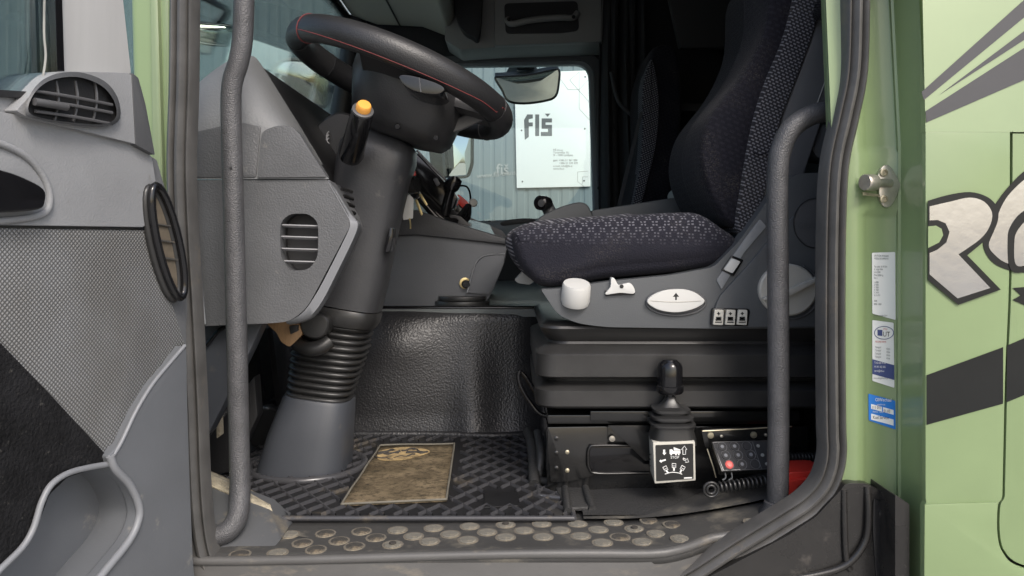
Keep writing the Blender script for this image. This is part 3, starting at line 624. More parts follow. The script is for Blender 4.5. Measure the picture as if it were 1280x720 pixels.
# ================================================================== SILL, FLOOR, MAT
sl_ = thing('entry_sill', 'dusty grey entry sill with round anti-slip studs', 'sill', (0, 1.3, FLZ))
def sill():
    def top(u, v):
        X = -.62+1.30*u; yn = 1.226+.04*min(1, max(0, (X-.24)/.09))**1.5; Y = yn+(1.38-yn)*v
        z = FLZ-.004+(.006*math.sin(X*5+1))*(1-v)
        hump = max(0, (X-.20)/.34); z += .055*min(1, hump)**1.6
        return Vector((X, Y, z))
    grid('tread', 60, 6, top, 'sill', sl_, thick=.02)
    def face(u, v):
        X = -.62+1.30*u; t = top(u, 0); return Vector((X, t.y+.001-.004*math.sin(math.pi*v)-.012*v*(1 if X < .24 else 0), t.z-.006-.16*v))
    grid('front_face', 60, 6, face, 'sill_face', sl_)
    tube('nose', [top(i/30, 0)+Vector((0, .003, -.004)) for i in range(31)], .0075, 'sill_face', sl_, seg=10, n=2)
    # raised right shoulder with handle base
    def sh(u, v):
        px0 = 745+275*u; A = Vector((.14+.46*u, 1.38+.0*u, 0)); Y = 1.375+v*(.05+.20*u); X = .13+.47*u
        z = FLZ+.001+.055*min(1, max(0, (X-.2)/.34))**1.6+.01*u*math.sin(math.pi*v)-.03*v**3
        return Vector((X, Y, z))
    grid('shoulder', 30, 10, sh, 'sill', sl_)
    studs = [(420, 663), (408, 663)]
    S = [(300, 686, 1), (362, 664, 0), (347, 685, 0), (378, 674, 1), (395, 682, 1), (407, 663, 1), (424, 672, 1), (443, 679, 1), (452, 661, 1), (470, 669, 1), (491, 678, 2), (497, 660, 0), (517, 668, 0), (537, 675, 0), (542, 658, 0), (563, 666, 0), (585, 674, 0), (587, 656, 0), (609, 664, 0), (632, 671, 0), (632, 654, 2), (655, 662, 0), (679, 671, 0), (677, 653, 0), (701, 662, 0), (722, 653, 0), (726, 670, 0), (748, 661, 0), (753, 679, 0), (767, 651, 0), (775, 671, 1), (793, 660, 2), (803, 678, 0), (812, 650, 1), (821, 668, 0), (841, 658, 1), (851, 677, 0), (360, 640, 3), (942, 650, 0)]
    base = None; ringb = None
    for x, y, k in S:
        if k == 3: continue
        p = FL(x, y, .0); 
        if x > 900: p = P(942, 650, 1.3)
        u = (p.x+.62)/1.30; v = min(1, max(0, (p.y-1.226)/.154)); p.z = top(u, v).z
        if base is None:
            base = {}
            for nm, m_ in ((0, 'stud'), (1, 'stud_dark'), (2, 'stud')):
                b = lathe('stud', [(.0145, -.002), (.0143, .0012), (.0132, .0018), (.0008, .0019)], (0, 0, 0), (0, 0, 1), m_, None, seg=18, smooth=20)
                base[nm] = b.data; C.objects.unlink(b); bpy.data.objects.remove(b)
            rb = lathe('stud_ring', [(.0135, -.001), (.0185, -.001), (.0180, .0008), (.0150, .0010), (.0135, .0006)], (0, 0, 0), (0, 0, 1), 'stud_ring', None, seg=18); ringb = rb.data; bpy.data.objects.remove(rb)
            hb = lathe('screw', [(.006, 0), (.006, .002), (.0005, .0022)], (0, 0, 0), (0, 0, 1), 'emblem_dark', None, seg=10); hbm = hb.data; bpy.data.objects.remove(hb)
        o = bpy.data.objects.new('stud', base[k]); C.objects.link(o); o.parent = sl_; o.location = p-sl_.location
        o2 = bpy.data.objects.new('ring', ringb); C.objects.link(o2); o2.parent = o
        if k == 2: o3 = bpy.data.objects.new('screw', hbm); C.objects.link(o3); o3.parent = o; o3.location = (0, 0, .0025)
sill()
def floormat():
    t = thing('rubber_floor_mat', 'black rubber floor mat with diamond ribs, dusty, before the seat', 'floor mat', (-.2, 1.6, FLZ))
    x0, x1, y0, y1 = -.62, .112, 1.368, 1.955
    box('base', (x0, y0, FLZ-.005), (x1, y1, FLZ+.003), 'mat_rubber', t, bevel=.002)
    # diamond ribs clipped to the mat
    V = []; Fc = []
    def seg(a, b, w=.0022, h=.006):
        d = (b-a); 
        if d.length < .004: return
        n = Vector((-d.y, d.x)).normalized()*w; i = len(V); z0 = FLZ+.002; z1 = FLZ+.003+h
        for q in (a, b): V.extend([(q.x-n.x*1.6, q.y-n.y*1.6, z0), (q.x-n.x*.6, q.y-n.y*.6, z1), (q.x+n.x*.6, q.y+n.y*.6, z1), (q.x+n.x*1.6, q.y+n.y*1.6, z0)])
        Fc.extend([(i, i+1, i+5, i+4), (i+1, i+2, i+6, i+5), (i+2, i+3, i+7, i+6)])
    m = .012; X0, X1, Y0, Y1 = x0+m, x1-m, y0+m, y1-m
    def clip(p, d):
        ta, tb_ = -9, 9
        for o_, dd, lo, hi in ((p.x, d.x, X0, X1), (p.y, d.y, Y0, Y1)):
            a, b = (lo-o_)/dd, (hi-o_)/dd; ta = max(ta, min(a, b)); tb_ = min(tb_, max(a, b))
        return (ta, tb_) if tb_ > ta else None
    for sgn in (1, -1):
        d = Vector((.022, sgn*.032)).normalized()
        for k in range(-30, 40):
            p = Vector((x0+k*.044, y0 if sgn > 0 else y0)); c = clip(p, d)
            if not c: continue
            n = max(1, int((c[1]-c[0])/.03))
            for i in range(n):
                a = p+d*(c[0]+(c[1]-c[0])*i/n); b = p+d*(c[0]+(c[1]-c[0])*(i+1)/n); mid = (a+b)/2
                q = P(0, 0, 1)
                pxx = 640+mid.x/mid.y*F; pyy = HOR+.505/mid.y*F
                if 603 < pxx < 650 and 615 < pyy < 637: continue
                if -.335 < mid.x < -.118 and 1.44 < mid.y < 1.885: continue
                seg(a, b, w=.0015 if sgn > 0 else .0012)
    o = build('ribs', V, Fc, 'ridge_rubber_lit', t, smooth=0); o['kind'] = 'stuff'
    for a, b in (((x0, y0), (x1, y0)), ((x1, y0), (x1, y0+.10)), ((x0, y1), (x1-.05, y1)), ((x1, y0+.10), (x1-.06, y0+.12)), ((x1-.06, y0+.12), (x1-.05, y1))):
        tube('border', [Vector((*a, FLZ+.004)), Vector((*b, FLZ+.004))], .005, 'ridge_rubber_lit', t, seg=8, n=1)
    slab('plain_patch', [FL(605, 636, .004), FL(648, 634, .004), FL(648, 617, .004), FL(606, 618, .004)], (0, 0, .0035), 'mat_rubber', t, .001)
    # ring round the column foot
    tube('column_ring', [P(385, 592, 1.69)+Vector((.125*math.cos(a), .12*math.sin(a), FLZ+.006-P(385, 592, 1.69).z)) for a in [2*math.pi*i/32 for i in range(33)]], .008, 'ridge_rubber_lit', t, seg=8, n=1, smooth_path=False)
    # carpet heel pad
    t2 = thing('heel_pad', 'brown dusty carpet heel pad with worn emblem on the floor mat', 'heel pad', (-.22, 1.65, FLZ))
    h = .0065; q = [FL(427, 632, h), FL(558, 626, h), FL(568, 556, h), FL(475, 558, h)]
    n = 14; nx = 8
    def pad(u, v): 
        a = q[0].lerp(q[1], u); b = q[3].lerp(q[2], u); p = a.lerp(b, v); p.z += .0025*math.sin(u*7+v*9)*math.sin(v*6)+.002; return p
    grid('carpet', nx, n, pad, 'pad', t2, thick=.004)
    for u0, v0, u1, v1 in ((0, 0, 1, 0), (1, 0, 1, 1), (0, 1, 1, 1), (0, 0, 0, 1)):
        tube('binding', [pad(u0+(u1-u0)*i/8, v0+(v1-v0)*i/8)+Vector((0, 0, .001)) for i in range(9)], .0022, 'pad_edge', t2, seg=8, n=2)
    cx, cy = .34, .80
    e = [pad(cx+.33*math.cos(a)*(1+.12*math.sin(3*a+1)), cy+.13*math.sin(a)*(1+.1*math.cos(2*a)))+Vector((0, 0, .0015)) for a in [2*math.pi*i/30 for i in range(30)]]
    slab('emblem', e, (0, 0, .0012), 'emblem_tan', t2)
    rg = random.Random(3)
    for k in range(9):
        bx, by, ln_, an = rg.uniform(-.22, .2), rg.uniform(-.07, .07), rg.uniform(.06, .15), rg.uniform(-.9, .9)
        pts_ = [pad(cx+bx+ln_*q*math.cos(an), cy+by+ln_*q*.5*math.sin(an)+.012*math.sin(q*5+k))+Vector((0, 0, .0026)) for q in (-1, -.4, .2, .7, 1)]
        tube('emblem_mark', pts_, rg.uniform(.0015, .004), 'emblem_dark', t2, seg=6, n=3)
floormat()
# folded rubber lip between mat and seat console
fo = thing('rubber_floor_flap', 'ribbed black rubber floor strip between mat and seat base', 'floor strip', (.1, 1.5, FLZ))
def flap():
    slab('strip', [FL(708, 640, .002), FL(742, 638, .002), FL(722, 606, .002), FL(690, 606, .002)], (0, 0, .008), 'floor_rubber', fo, .003)
    for a, b in (((710, 640), (706, 608)), ((741, 637), (730, 606)), ((668, 600), (720, 606))):
        tube('fold', [FL(*a, .006), FL((a[0]+b[0])/2, (a[1]+b[1])/2, .012), FL(*b, .006)], .008, 'floor_rubber', fo, seg=8)
    tube('fold', [FL(668, 606, .006), P(667, 575, 1.62), P(664, 550, 1.68), P(660, 540, 1.75)], .012, 'floor_rubber', fo, seg=10)
    tube('fold', [P(672, 604, 1.58), P(676, 570, 1.6), P(672, 540, 1.66)], .009, 'floor_rubber', fo, seg=10)
    def carpet(u, v):
        X = .13+.34*u; Y = 1.385+.16*v; return Vector((X, Y, FLZ+.004+.012*math.sin(math.pi*v)*math.sin(math.pi*min(1, u*1.1))))
    grid('carpet_strip', 14, 8, carpet, 'floor_rubber', fo)
flap()
# grey wheel arch step at the left with tan carpet top
def arch():
    t = thing('wheel_arch_step', 'grey plastic wheel arch step with worn tan carpet edge', 'step', P(295, 690, 1.3))
    f = [(234, 600, 1.36), (258, 604, 1.36), (300, 622, 1.36), (336, 637, 1.355), (346, 655, 1.33), (352, 674, 1.29), (344, 684, 1.27), (280, 688, 1.265), (232, 690, 1.265)]
    a = [P(x, y, Y) for x, y, Y in f]; b = [Vector((v.x-.004, 1.40, v.z+(.004 if k < 4 else 0))) for k, v in enumerate(a)]
    loft('shell', [a, b], 'arch_grey', t, bevel=.006, seg=3)
    def cs(u, v):
        q = [(236, 601, 584), (258, 605, 588), (300, 623, 606), (338, 637, 627), (347, 652, 640)]; w = u*4; i_ = min(3, int(w)); w -= i_
        x = q[i_][0]*(1-w)+q[i_+1][0]*w; y0 = q[i_][1]*(1-w)+q[i_+1][1]*w; y1 = q[i_][2]*(1-w)+q[i_+1][2]*w
        p = P(x, y0, 1.358).lerp(P(x, y1, 1.42), v); p.z += .003+.003*math.sin(math.pi*v); return p
    grid('carpet_edge', 24, 5, cs, 'carpet_tan', t, thick=.006)
    t2 = thing('footwell_side_panel', 'dark kick panel under the dashboard beside the door seal', 'panel', P(270, 560, 1.45))
    prism('panel', [(230, 400), (330, 400), (312, 440), (262, 540), (240, 560), (225, 560)], 1.46, 1.5, 'boot_slate', t2, bevel=.004)
    prism('lower_panel', [(225, 562), (262, 545), (318, 470), (322, 520), (290, 590), (235, 600)], 1.62, 1.66, 'dash_black', t2, bevel=.004)
    tube('slot', [P(258, 432, 1.455), P(272, 415, 1.455), P(282, 408, 1.455)], .004, 'gloss_black', t2)
    prism('tan_clip', rnd([(270, 512), (274, 508), (275, 545), (271, 548)], 1), 1.54, 1.56, 'carpet_tan', t2, bevel=.001)
arch()
# pedals in the dark footwell
def pedals():
    t = thing('brake_pedal', 'black foot pedal and lever in the dark footwell behind the handle', 'pedal', P(330, 560, 1.9))
    prism('pedal_arm', rnd([(318, 410), (334, 410), (342, 480), (352, 540), (338, 548), (324, 490)], 3), 1.92, 1.96, 'gloss_black', t, bevel=.004)
    prism('pedal_pad', cr([(310, 520), (335, 508), (356, 530), (352, 556), (320, 560), (308, 545)], 4), 1.86, 1.9, 'bellow', t, bevel=.01, seg=3)
    prism('spring_box', rnd([(300, 420), (322, 415), (330, 470), (308, 480)], 3), 1.98, 2.05, 'metal_black', t, bevel=.005)
    t2 = thing('tan_cover_flap', 'tan brown flap hanging below the grey dashboard corner', 'flap', P(355, 430, 1.6))
    a = [P(x, y, 1.56) for x, y in rnd([(330, 402), (372, 402), (378, 418), (362, 434), (352, 428), (345, 415)], 3)]
    slab('flap', a, (0, .1, .01), 'tan_wood', t2, .003)
    prism('clip', rnd([(361, 408), (372, 406), (372, 414), (363, 418)], 1), 1.548, 1.558, 'dash_black', t2, bevel=.001)
pedals()

# ================================================================== ENGINE TUNNEL, CONSOLE
def tunnel():
    t = thing('engine_tunnel', 'black grained vinyl engine tunnel cover behind the steering column', 'engine cover', (-.3, 2.1, FLZ))
    def f(u, v):
        s = u*1.25; X = -.92+s; Y = 1.965+.05*v
        if X > .0: 
            a = (X-.0)/.33*math.pi/2; X2 = .0+.11*math.sin(min(a, math.pi/2)); Y += .085*(1-math.cos(min(a, math.pi/2)))+max(0, a-.8)*.5; X = X2
        z = FLZ+.322*v
        Y += .020*math.sin((X+.95)*7.5)*math.sin(math.pi*v)-.012*math.exp(-((X+.10)/.05)**2)*(1-v)*2+.012*math.exp(-((X+.30)/.09)**2-((v-.75)/.2)**2)*-1.6
        Y -= .04*max(0, .16-v)**1*1.5
        if v > .94: Y += (v-.94)*.3
        return Vector((X, Y, z))
    grid('side_cover', 120, 26, f, 'tunnel', t, smooth=80)
    slab('top_cover', [Vector((-.92, 2.02, CZ-.184)), Vector((.9, 2.02, CZ-.184)), Vector((.9, 3.44, CZ-.184)), Vector((-.92, 3.44, CZ-.184))], (0, 0, -.02), 'tunnel_top', t)
    tube('top_bead', [Vector((x, 2.035, CZ-.182)) for x in (-.92, -.5, -.1, .06, .3)], .006, 'gloss_black', t, seg=8)
    tube('foot_bead', [Vector((-.9+i*.085, f((i*.085)/1.25, 0).y-.004, FLZ+.006)) for i in range(12)], .009, 'tunnel', t, seg=8)
tunnel()
def console():
    t = thing('centre_console', 'slate grey centre console with storage tray and lock', 'console', P(560, 388, 2.1))
    Y0 = 2.12
    prism('body', rnd([(470, 392), (476, 330), (487, 288), (520, 290), (628, 302), (634, 306), (630, 330), (612, 372), (600, 386)], [1, 4, 4, 4, 4, 2, 6, 8, 3]), Y0, 2.62, 'console', t, bevel=.006, seg=3)
    # sloping top cap
    a = [P(x, y, Y0-.012) for x, y in ((478, 296), (486, 268), (520, 262), (560, 276), (634, 298), (634, 306), (560, 298), (520, 294))]
    loft('top_cap', [a, [Vector((v.x-.01, 2.64, v.z+.004)) for v in a]], 'console_top', t, bevel=.006, seg=3)
    # tray walls rising behind the near edge
    b = [P(x, y, 2.30) for x, y in ((560, 272), (628, 292), (634, 297), (600, 292), (560, 284))]
    slab('tray_floor', [P(566, 280, 2.16), P(618, 293, 2.16), P(612, 281, 2.5), P(566, 268, 2.5)], (0, 0, -.004), 'gloss_black', t)
    prism('tray_wall', rnd([(556, 262), (566, 263), (627, 288), (634, 297), (622, 296), (568, 282), (556, 280)], 1), 2.52, 2.56, 'console_top', t, bevel=.004)
    prism('tray_divider', rnd([(562, 268), (575, 270), (590, 283), (588, 289), (562, 282)], 2), 2.24, 2.27, 'console_top', t, bevel=.003)
    h = rnd([(585, 366), (594, 332), (602, 322), (612, 319), (631, 318), (629, 331), (612, 368)], [1, 4, 5, 4, 2, 3, 3])
    prism('compartment_lid', h, Y0-.008, Y0+.004, 'console', t, bevel=.002)
    tube('lid_edge', [P(x, y, Y0-.009) for x, y in ((584, 366), (593, 333), (601, 322), (612, 318.5), (631, 317.5))], .0022, 'trim_edge', t, seg=6)
    lathe('lock', [(.012, 0), (.012, .008), (.009, .014), (.005, .014), (.005, .02), (.0005, .02)], P(582, 355, Y0-.002), (.2, -1, 0), 'gloss_black', t, seg=18)
    lathe('lock_ring', [(.0155, 0), (.0155, .002), (.012, .003)], P(581, 354, Y0-.001), (.2, -1, 0), 'brass', t, seg=18)
    e = [P(578+34*math.cos(a), 382, 2.12)+Vector((0, .05*math.sin(a)-.0, -.004)) for a in [2*math.pi*i/26 for i in range(26)]]
    slab('foot_gasket', e, (0, 0, .018), 'bellow', t, .004)
    slab('foot_gasket', [v+Vector((0, 0, .019))-(v-e[0].lerp(e[13], .5))*.12 for v in e], (0, 0, .012), 'bellow', t, .003)
    # stepped black boot / lever stack rising behind the steering column
    for k in range(7):
        o = tube('boot_fold', [P(512+k*3.5, 222+k*3+8, 2.24+.01*k), P(528+k*5, 252+k*3.2, 2.22+.01*k), P(552+k*5, 277-k*.3, 2.22+.01*k), P(572+k*2.2, 276-k*3.2, 2.25+.01*k)], .0105, 'gloss_black', t, seg=8)
    prism('instrument_panel', rnd([(514, 190), (524, 192), (566, 238), (572, 246), (566, 262), (545, 262), (516, 240)], 3), 2.33, 2.45, 'gloss_black', t, bevel=.006)
    tube('panel_edge', [P(521, 188, 2.31), P(540, 208, 2.31), P(568, 236, 2.31)], .004, 'wheel_grey', t, seg=6)
    prism('panel_switch', rnd([(541, 224), (546, 222), (550, 230), (546, 233)], 1), 2.322, 2.33, 'wheel_grey', t, bevel=.001)
    prism('red_switch', rnd([(515, 214), (519, 213), (520, 219), (516, 220)], 1), 2.32, 2.33, 'print_red', t, bevel=.001)
    # lever knob
    t2 = thing('lever_knob', 'black lever knob standing on the console boot', 'lever', P(560, 265, 2.2))
    tube('stem', [P(556, 268, 2.24), P(560, 250, 2.23), P(564, 236, 2.22)], [.016, .013], 'gloss_black', t2, seg=12)
    loft('knob', [[P(564+(1.0*c*rx)+sx, 232+cy_+s*ry, 2.22)+Vector((0, s2*.02, 0)) for c, s, s2 in [(math.cos(a), math.sin(a)*.35, math.sin(a)) for a in [2*math.pi*i/18 for i in range(18)]]] for rx, ry, sx, cy_ in ((5, 5, 0, 8), (9, 8, 0, 5), (11, 9, 1, 0), (10.5, 9, 3, -5), (7, 6, 3, -9), (2, 2, 3, -10.5))], 'gloss_black', t2, smooth=60)
    t3 = thing('red_lever', 'small red lever beyond the console by the far window', 'lever', P(580, 260, 2.7))
    prism('grip', cr([(572, 243), (580, 248), (586, 255), (584, 262), (576, 258), (571, 250)], 4), 2.7, 2.74, 'red_plastic', t3, bevel=.006)
    lathe('button', [(.001, 0), (.014, .001), (.016, .006), (.012, .012), (.001, .013)], P(591, 254, 2.72), (.3, -1, .2), 'ivory', t3, seg=16)
    prism('base', rnd([(556, 250), (570, 246), (584, 264), (584, 276), (562, 276)], 2), 2.72, 2.8, 'metal_black', t3, bevel=.004)
    tube('wire_loop', [P(575, 232, 2.9), P(584, 234, 2.9), P(588, 246, 2.9), P(587, 270, 2.9)], .004, 'gloss_black', t3, seg=6)
    # keys
    t4 = thing('ignition_keys', 'bunch of keys with white tag hanging from the steering column', 'keys', P(510, 270, 2.0))
    prism('tag', rnd([(506, 246), (512, 243), (517, 248), (516, 273), (504, 275), (503, 262)], [3, 4, 3, 1, 1, 2]), 1.90, 1.905, 'keytag', t4, bevel=.0015)
    lathe('key_head', [(.011, 0), (.012, .003), (.011, .008), (.001, .009)], P(519, 243, 1.92), (0, -1, 0), 'gloss_black', t4, seg=14)
    for a, b in (((520, 250), (527, 268)), ((525, 243), (533, 256))): prism('key_blade', [(a[0]-1.6, a[1]), (a[0]+1.6, a[1]-.8), (b[0]+1.5, b[1]-.6), (b[0], b[1]+1.5), (b[0]-1.5, b[1])], 1.915, 1.919, 'brass', t4, bevel=.0005)
    tube('chain', [P(512, 273, 1.9), P(513, 280, 1.9), P(513, 286, 1.9)], .002, 'brass', t4, seg=6)
    tube('ring', [P(519+7*math.cos(a), 243+5*math.sin(a), 1.925) for a in [2*math.pi*i/16 for i in range(17)]], .0013, 'steel', t4, seg=6, n=1, smooth_path=False)
console()

# ================================================================== DASHBOARD
def dash():
    t = thing('dashboard', 'grey dashboard end with slotted air vent beside the grab handle', 'dashboard', P(330, 408, 1.45))
    Y0 = 1.42
    # lower end panel with vent opening
    outer = rnd([(232, 225), (411, 225), (436, 268), (438, 282), (400, 355), (383, 386), (362, 402), (340, 404), (246, 408), (240, 330)], [1, 4, 12, 10, 6, 14, 12, 8, 3, 2], 6)
    vent = rnd([(350, 290), (351, 277), (362, 267), (386, 267), (397, 277), (398, 290), (397, 322), (386, 337), (362, 339), (351, 322)], 7, 3)
    def ringfill(name, Yf, th):
        me = bpy.data.meshes.new(name); bm = bmesh.new()
        def loopv(px): 
            vs_ = [bm.verts.new(P(v.x, v.y, Yf)) for v in px]; return [bm.edges.new((vs_[i], vs_[(i+1) % len(vs_)])) for i in range(len(vs_))]
        e1 = loopv(outer); e2 = loopv(vent); bmesh.ops.triangle_fill(bm, edges=e1+e2, use_beauty=True)
        bmesh.ops.recalc_face_normals(bm, faces=bm.faces)
        if sum(f.normal.y for f in bm.faces) > 0: bmesh.ops.reverse_faces(bm, faces=bm.faces)
        r = bmesh.ops.extrude_face_region(bm, geom=bm.faces[:]); bmesh.ops.translate(bm, verts=[v for v in r['geom'] if isinstance(v, bmesh.types.BMVert)], vec=(0, th, 0))
        bmesh.ops.recalc_face_normals(bm, faces=bm.faces)
        bm.to_mesh(me); bm.free()
        for p in me.polygons: p.use_smooth = True
        me.set_sharp_from_angle(angle=math.radians(35)); o = link(name, me, 'dash', t); md = o.modifiers.new('b', 'BEVEL'); md.width = .003; md.segments = 3; md.limit_method = 'ANGLE'
        return o
    ringfill('end_panel', Y0, .05)
    prism('end_crease', rnd([(233, 226), (244, 226), (256, 406), (247, 407), (241, 330)], 1), Y0-.004, Y0+.004, 'dash', t, bevel=.002)
    tube('crease_line', [P(244.5, 228, Y0-.002), P(249, 320, Y0-.002), P(256, 405, Y0-.002)], .0022, 'dash_light', t, seg=6)
    cav = thing_cavity = prism('vent_cavity', vent, Y0+.045, Y0+.06, 'dash_black', t, bevel=0)
    lining = loft('vent_lining', [[P(v.x, v.y, Y0+.002) for v in inset([Vector(v) for v in vent], -.5)], [Vector((P(v.x, v.y, Y0).x*1.0, Y0+.05, P(v.x, v.y, Y0).z)) for v in inset([Vector(v) for v in vent], .5)]], 'dash_black', t, cap=False)
    for y in (280, 294.5, 309.5, 325): 
        s = slab('vent_slat', [P(351.5, y, Y0+.008), P(397.5, y+1.5, Y0+.008), P(397.5, y+3, Y0+.008), P(351.5, y+1.5, Y0+.008)], (0, .012, -.004), 'slat', t, .0006)
    # chamfered light edge strip and dark wrap
    eo = cr([Vector(p) for p in ((411, 225), (420, 238), (438, 268), (445, 276), (447, 283), (441, 300), (420, 343), (403, 376), (388, 395), (372, 402), (358, 404))], 3, False)
    ei = cr([Vector(p) for p in ((409, 226), (416, 238), (433, 268), (437, 276), (437, 284), (430, 300), (411, 338), (396, 366), (381, 388), (368, 398), (358, 402))], 3, False)
    loft('edge_strip', [[P(v.x, v.y, Y0-.001) for v in ei], [P(v.x, v.y, Y0+.006) for v in eo], [P(v.x+4, v.y+2, Y0+.06) for v in eo], [P(v.x-2, v.y, Y0+.075) for v in ei]], 'trim_edge', t, closed=False, smooth=60)
    body = [(232, 226), (409, 226), (436, 270), (440, 284), (420, 330), (392, 380), (366, 402), (246, 406)]
    prism('end_body', rnd(body, 4), Y0+.062, 1.80, 'dash', t, bevel=.01)
    # upper end: front face then rolled top
    top0 = [(233, 160), (250, 157), (272, 154), (296, 149), (308, 150), (320, 158), (345, 172), (372, 190), (395, 208), (411, 223)]
    top1 = [(226, 150), (236, 130), (258, 102), (284, 80), (304, 71), (318, 71), (330, 86), (354, 124), (384, 172), (404, 206)]
    t0 = cr([P(x, y, Y0-.002) for x, y in top0], 4, False); t1 = cr([P(x, y, 1.57) for x, y in top1], 4, False); rows = []
    bot = [Vector((a.x, Y0-.002, P(0, 224, Y0).z)) for a in t0]
    rows.append(bot); rows.append(t0)
    for k in range(1, 9):
        w_ = k/8; rows.append([Vector((a.x+(b.x-a.x)*math.sin(w_*math.pi/2), a.y+(b.y-a.y)*(.65*(1-math.cos(w_*math.pi/2))+.35*w_), a.z+(b.z-a.z)*(math.sin(w_*math.pi/2)*.8+w_*.2))) for a, b in zip(t0, t1)])
    loft('upper_end', rows, 'dash_top_lit', t, closed=False, smooth=42)
    # grained facet on the upper end
    fac = rnd([(327, 164), (345, 157), (362, 157), (372, 164), (408, 221), (322, 222)], [8, 8, 8, 6, 2, 2])
    prism('upper_facet', fac, Y0-.007, Y0+.02, 'dash', t, bevel=.004, seg=3)
    prism('upper_end_face', rnd([(236, 166), (300, 152), (326, 158), (320, 222), (236, 222)], 4), Y0-.0045, Y0+.01, 'dash', t, bevel=.003)
    # main beam running across the cab
    prof = [(300, 250), (300, 120), (316, 78), (326, 82), (352, 122), (388, 178), (405, 212), (415, 250)]
    c0 = [P(x, y, 1.565) for x, y in prof]
    loft('main_beam', [c0, [Vector((p.x, 3.40, p.z)) for p in c0]], 'dash_black', t, bevel=.006)
    # instrument hood seen left of the column
    prism('instrument_hood', cr([(378, 190), (392, 160), (420, 140), (450, 148), (470, 170), (470, 230), (400, 240)], 4), 1.80, 2.15, 'dash_black', t, bevel=.012, seg=3)
    for k in range(3): tube('hood_dial', [P(413+5*math.cos(a), 172+k*4+8*math.sin(a), 1.79) for a in [math.pi*(.6+.8*i/8) for i in range(9)]], .0018, 'slat', t, seg=6, n=1)
    for k in range(5): tube('side_rib', [P(427+k*2.6, 236+k*9, 1.50), P(440+k*1.2, 240+k*9, 1.52)], .004, 'metal_black', t, seg=6, n=2)
dash()

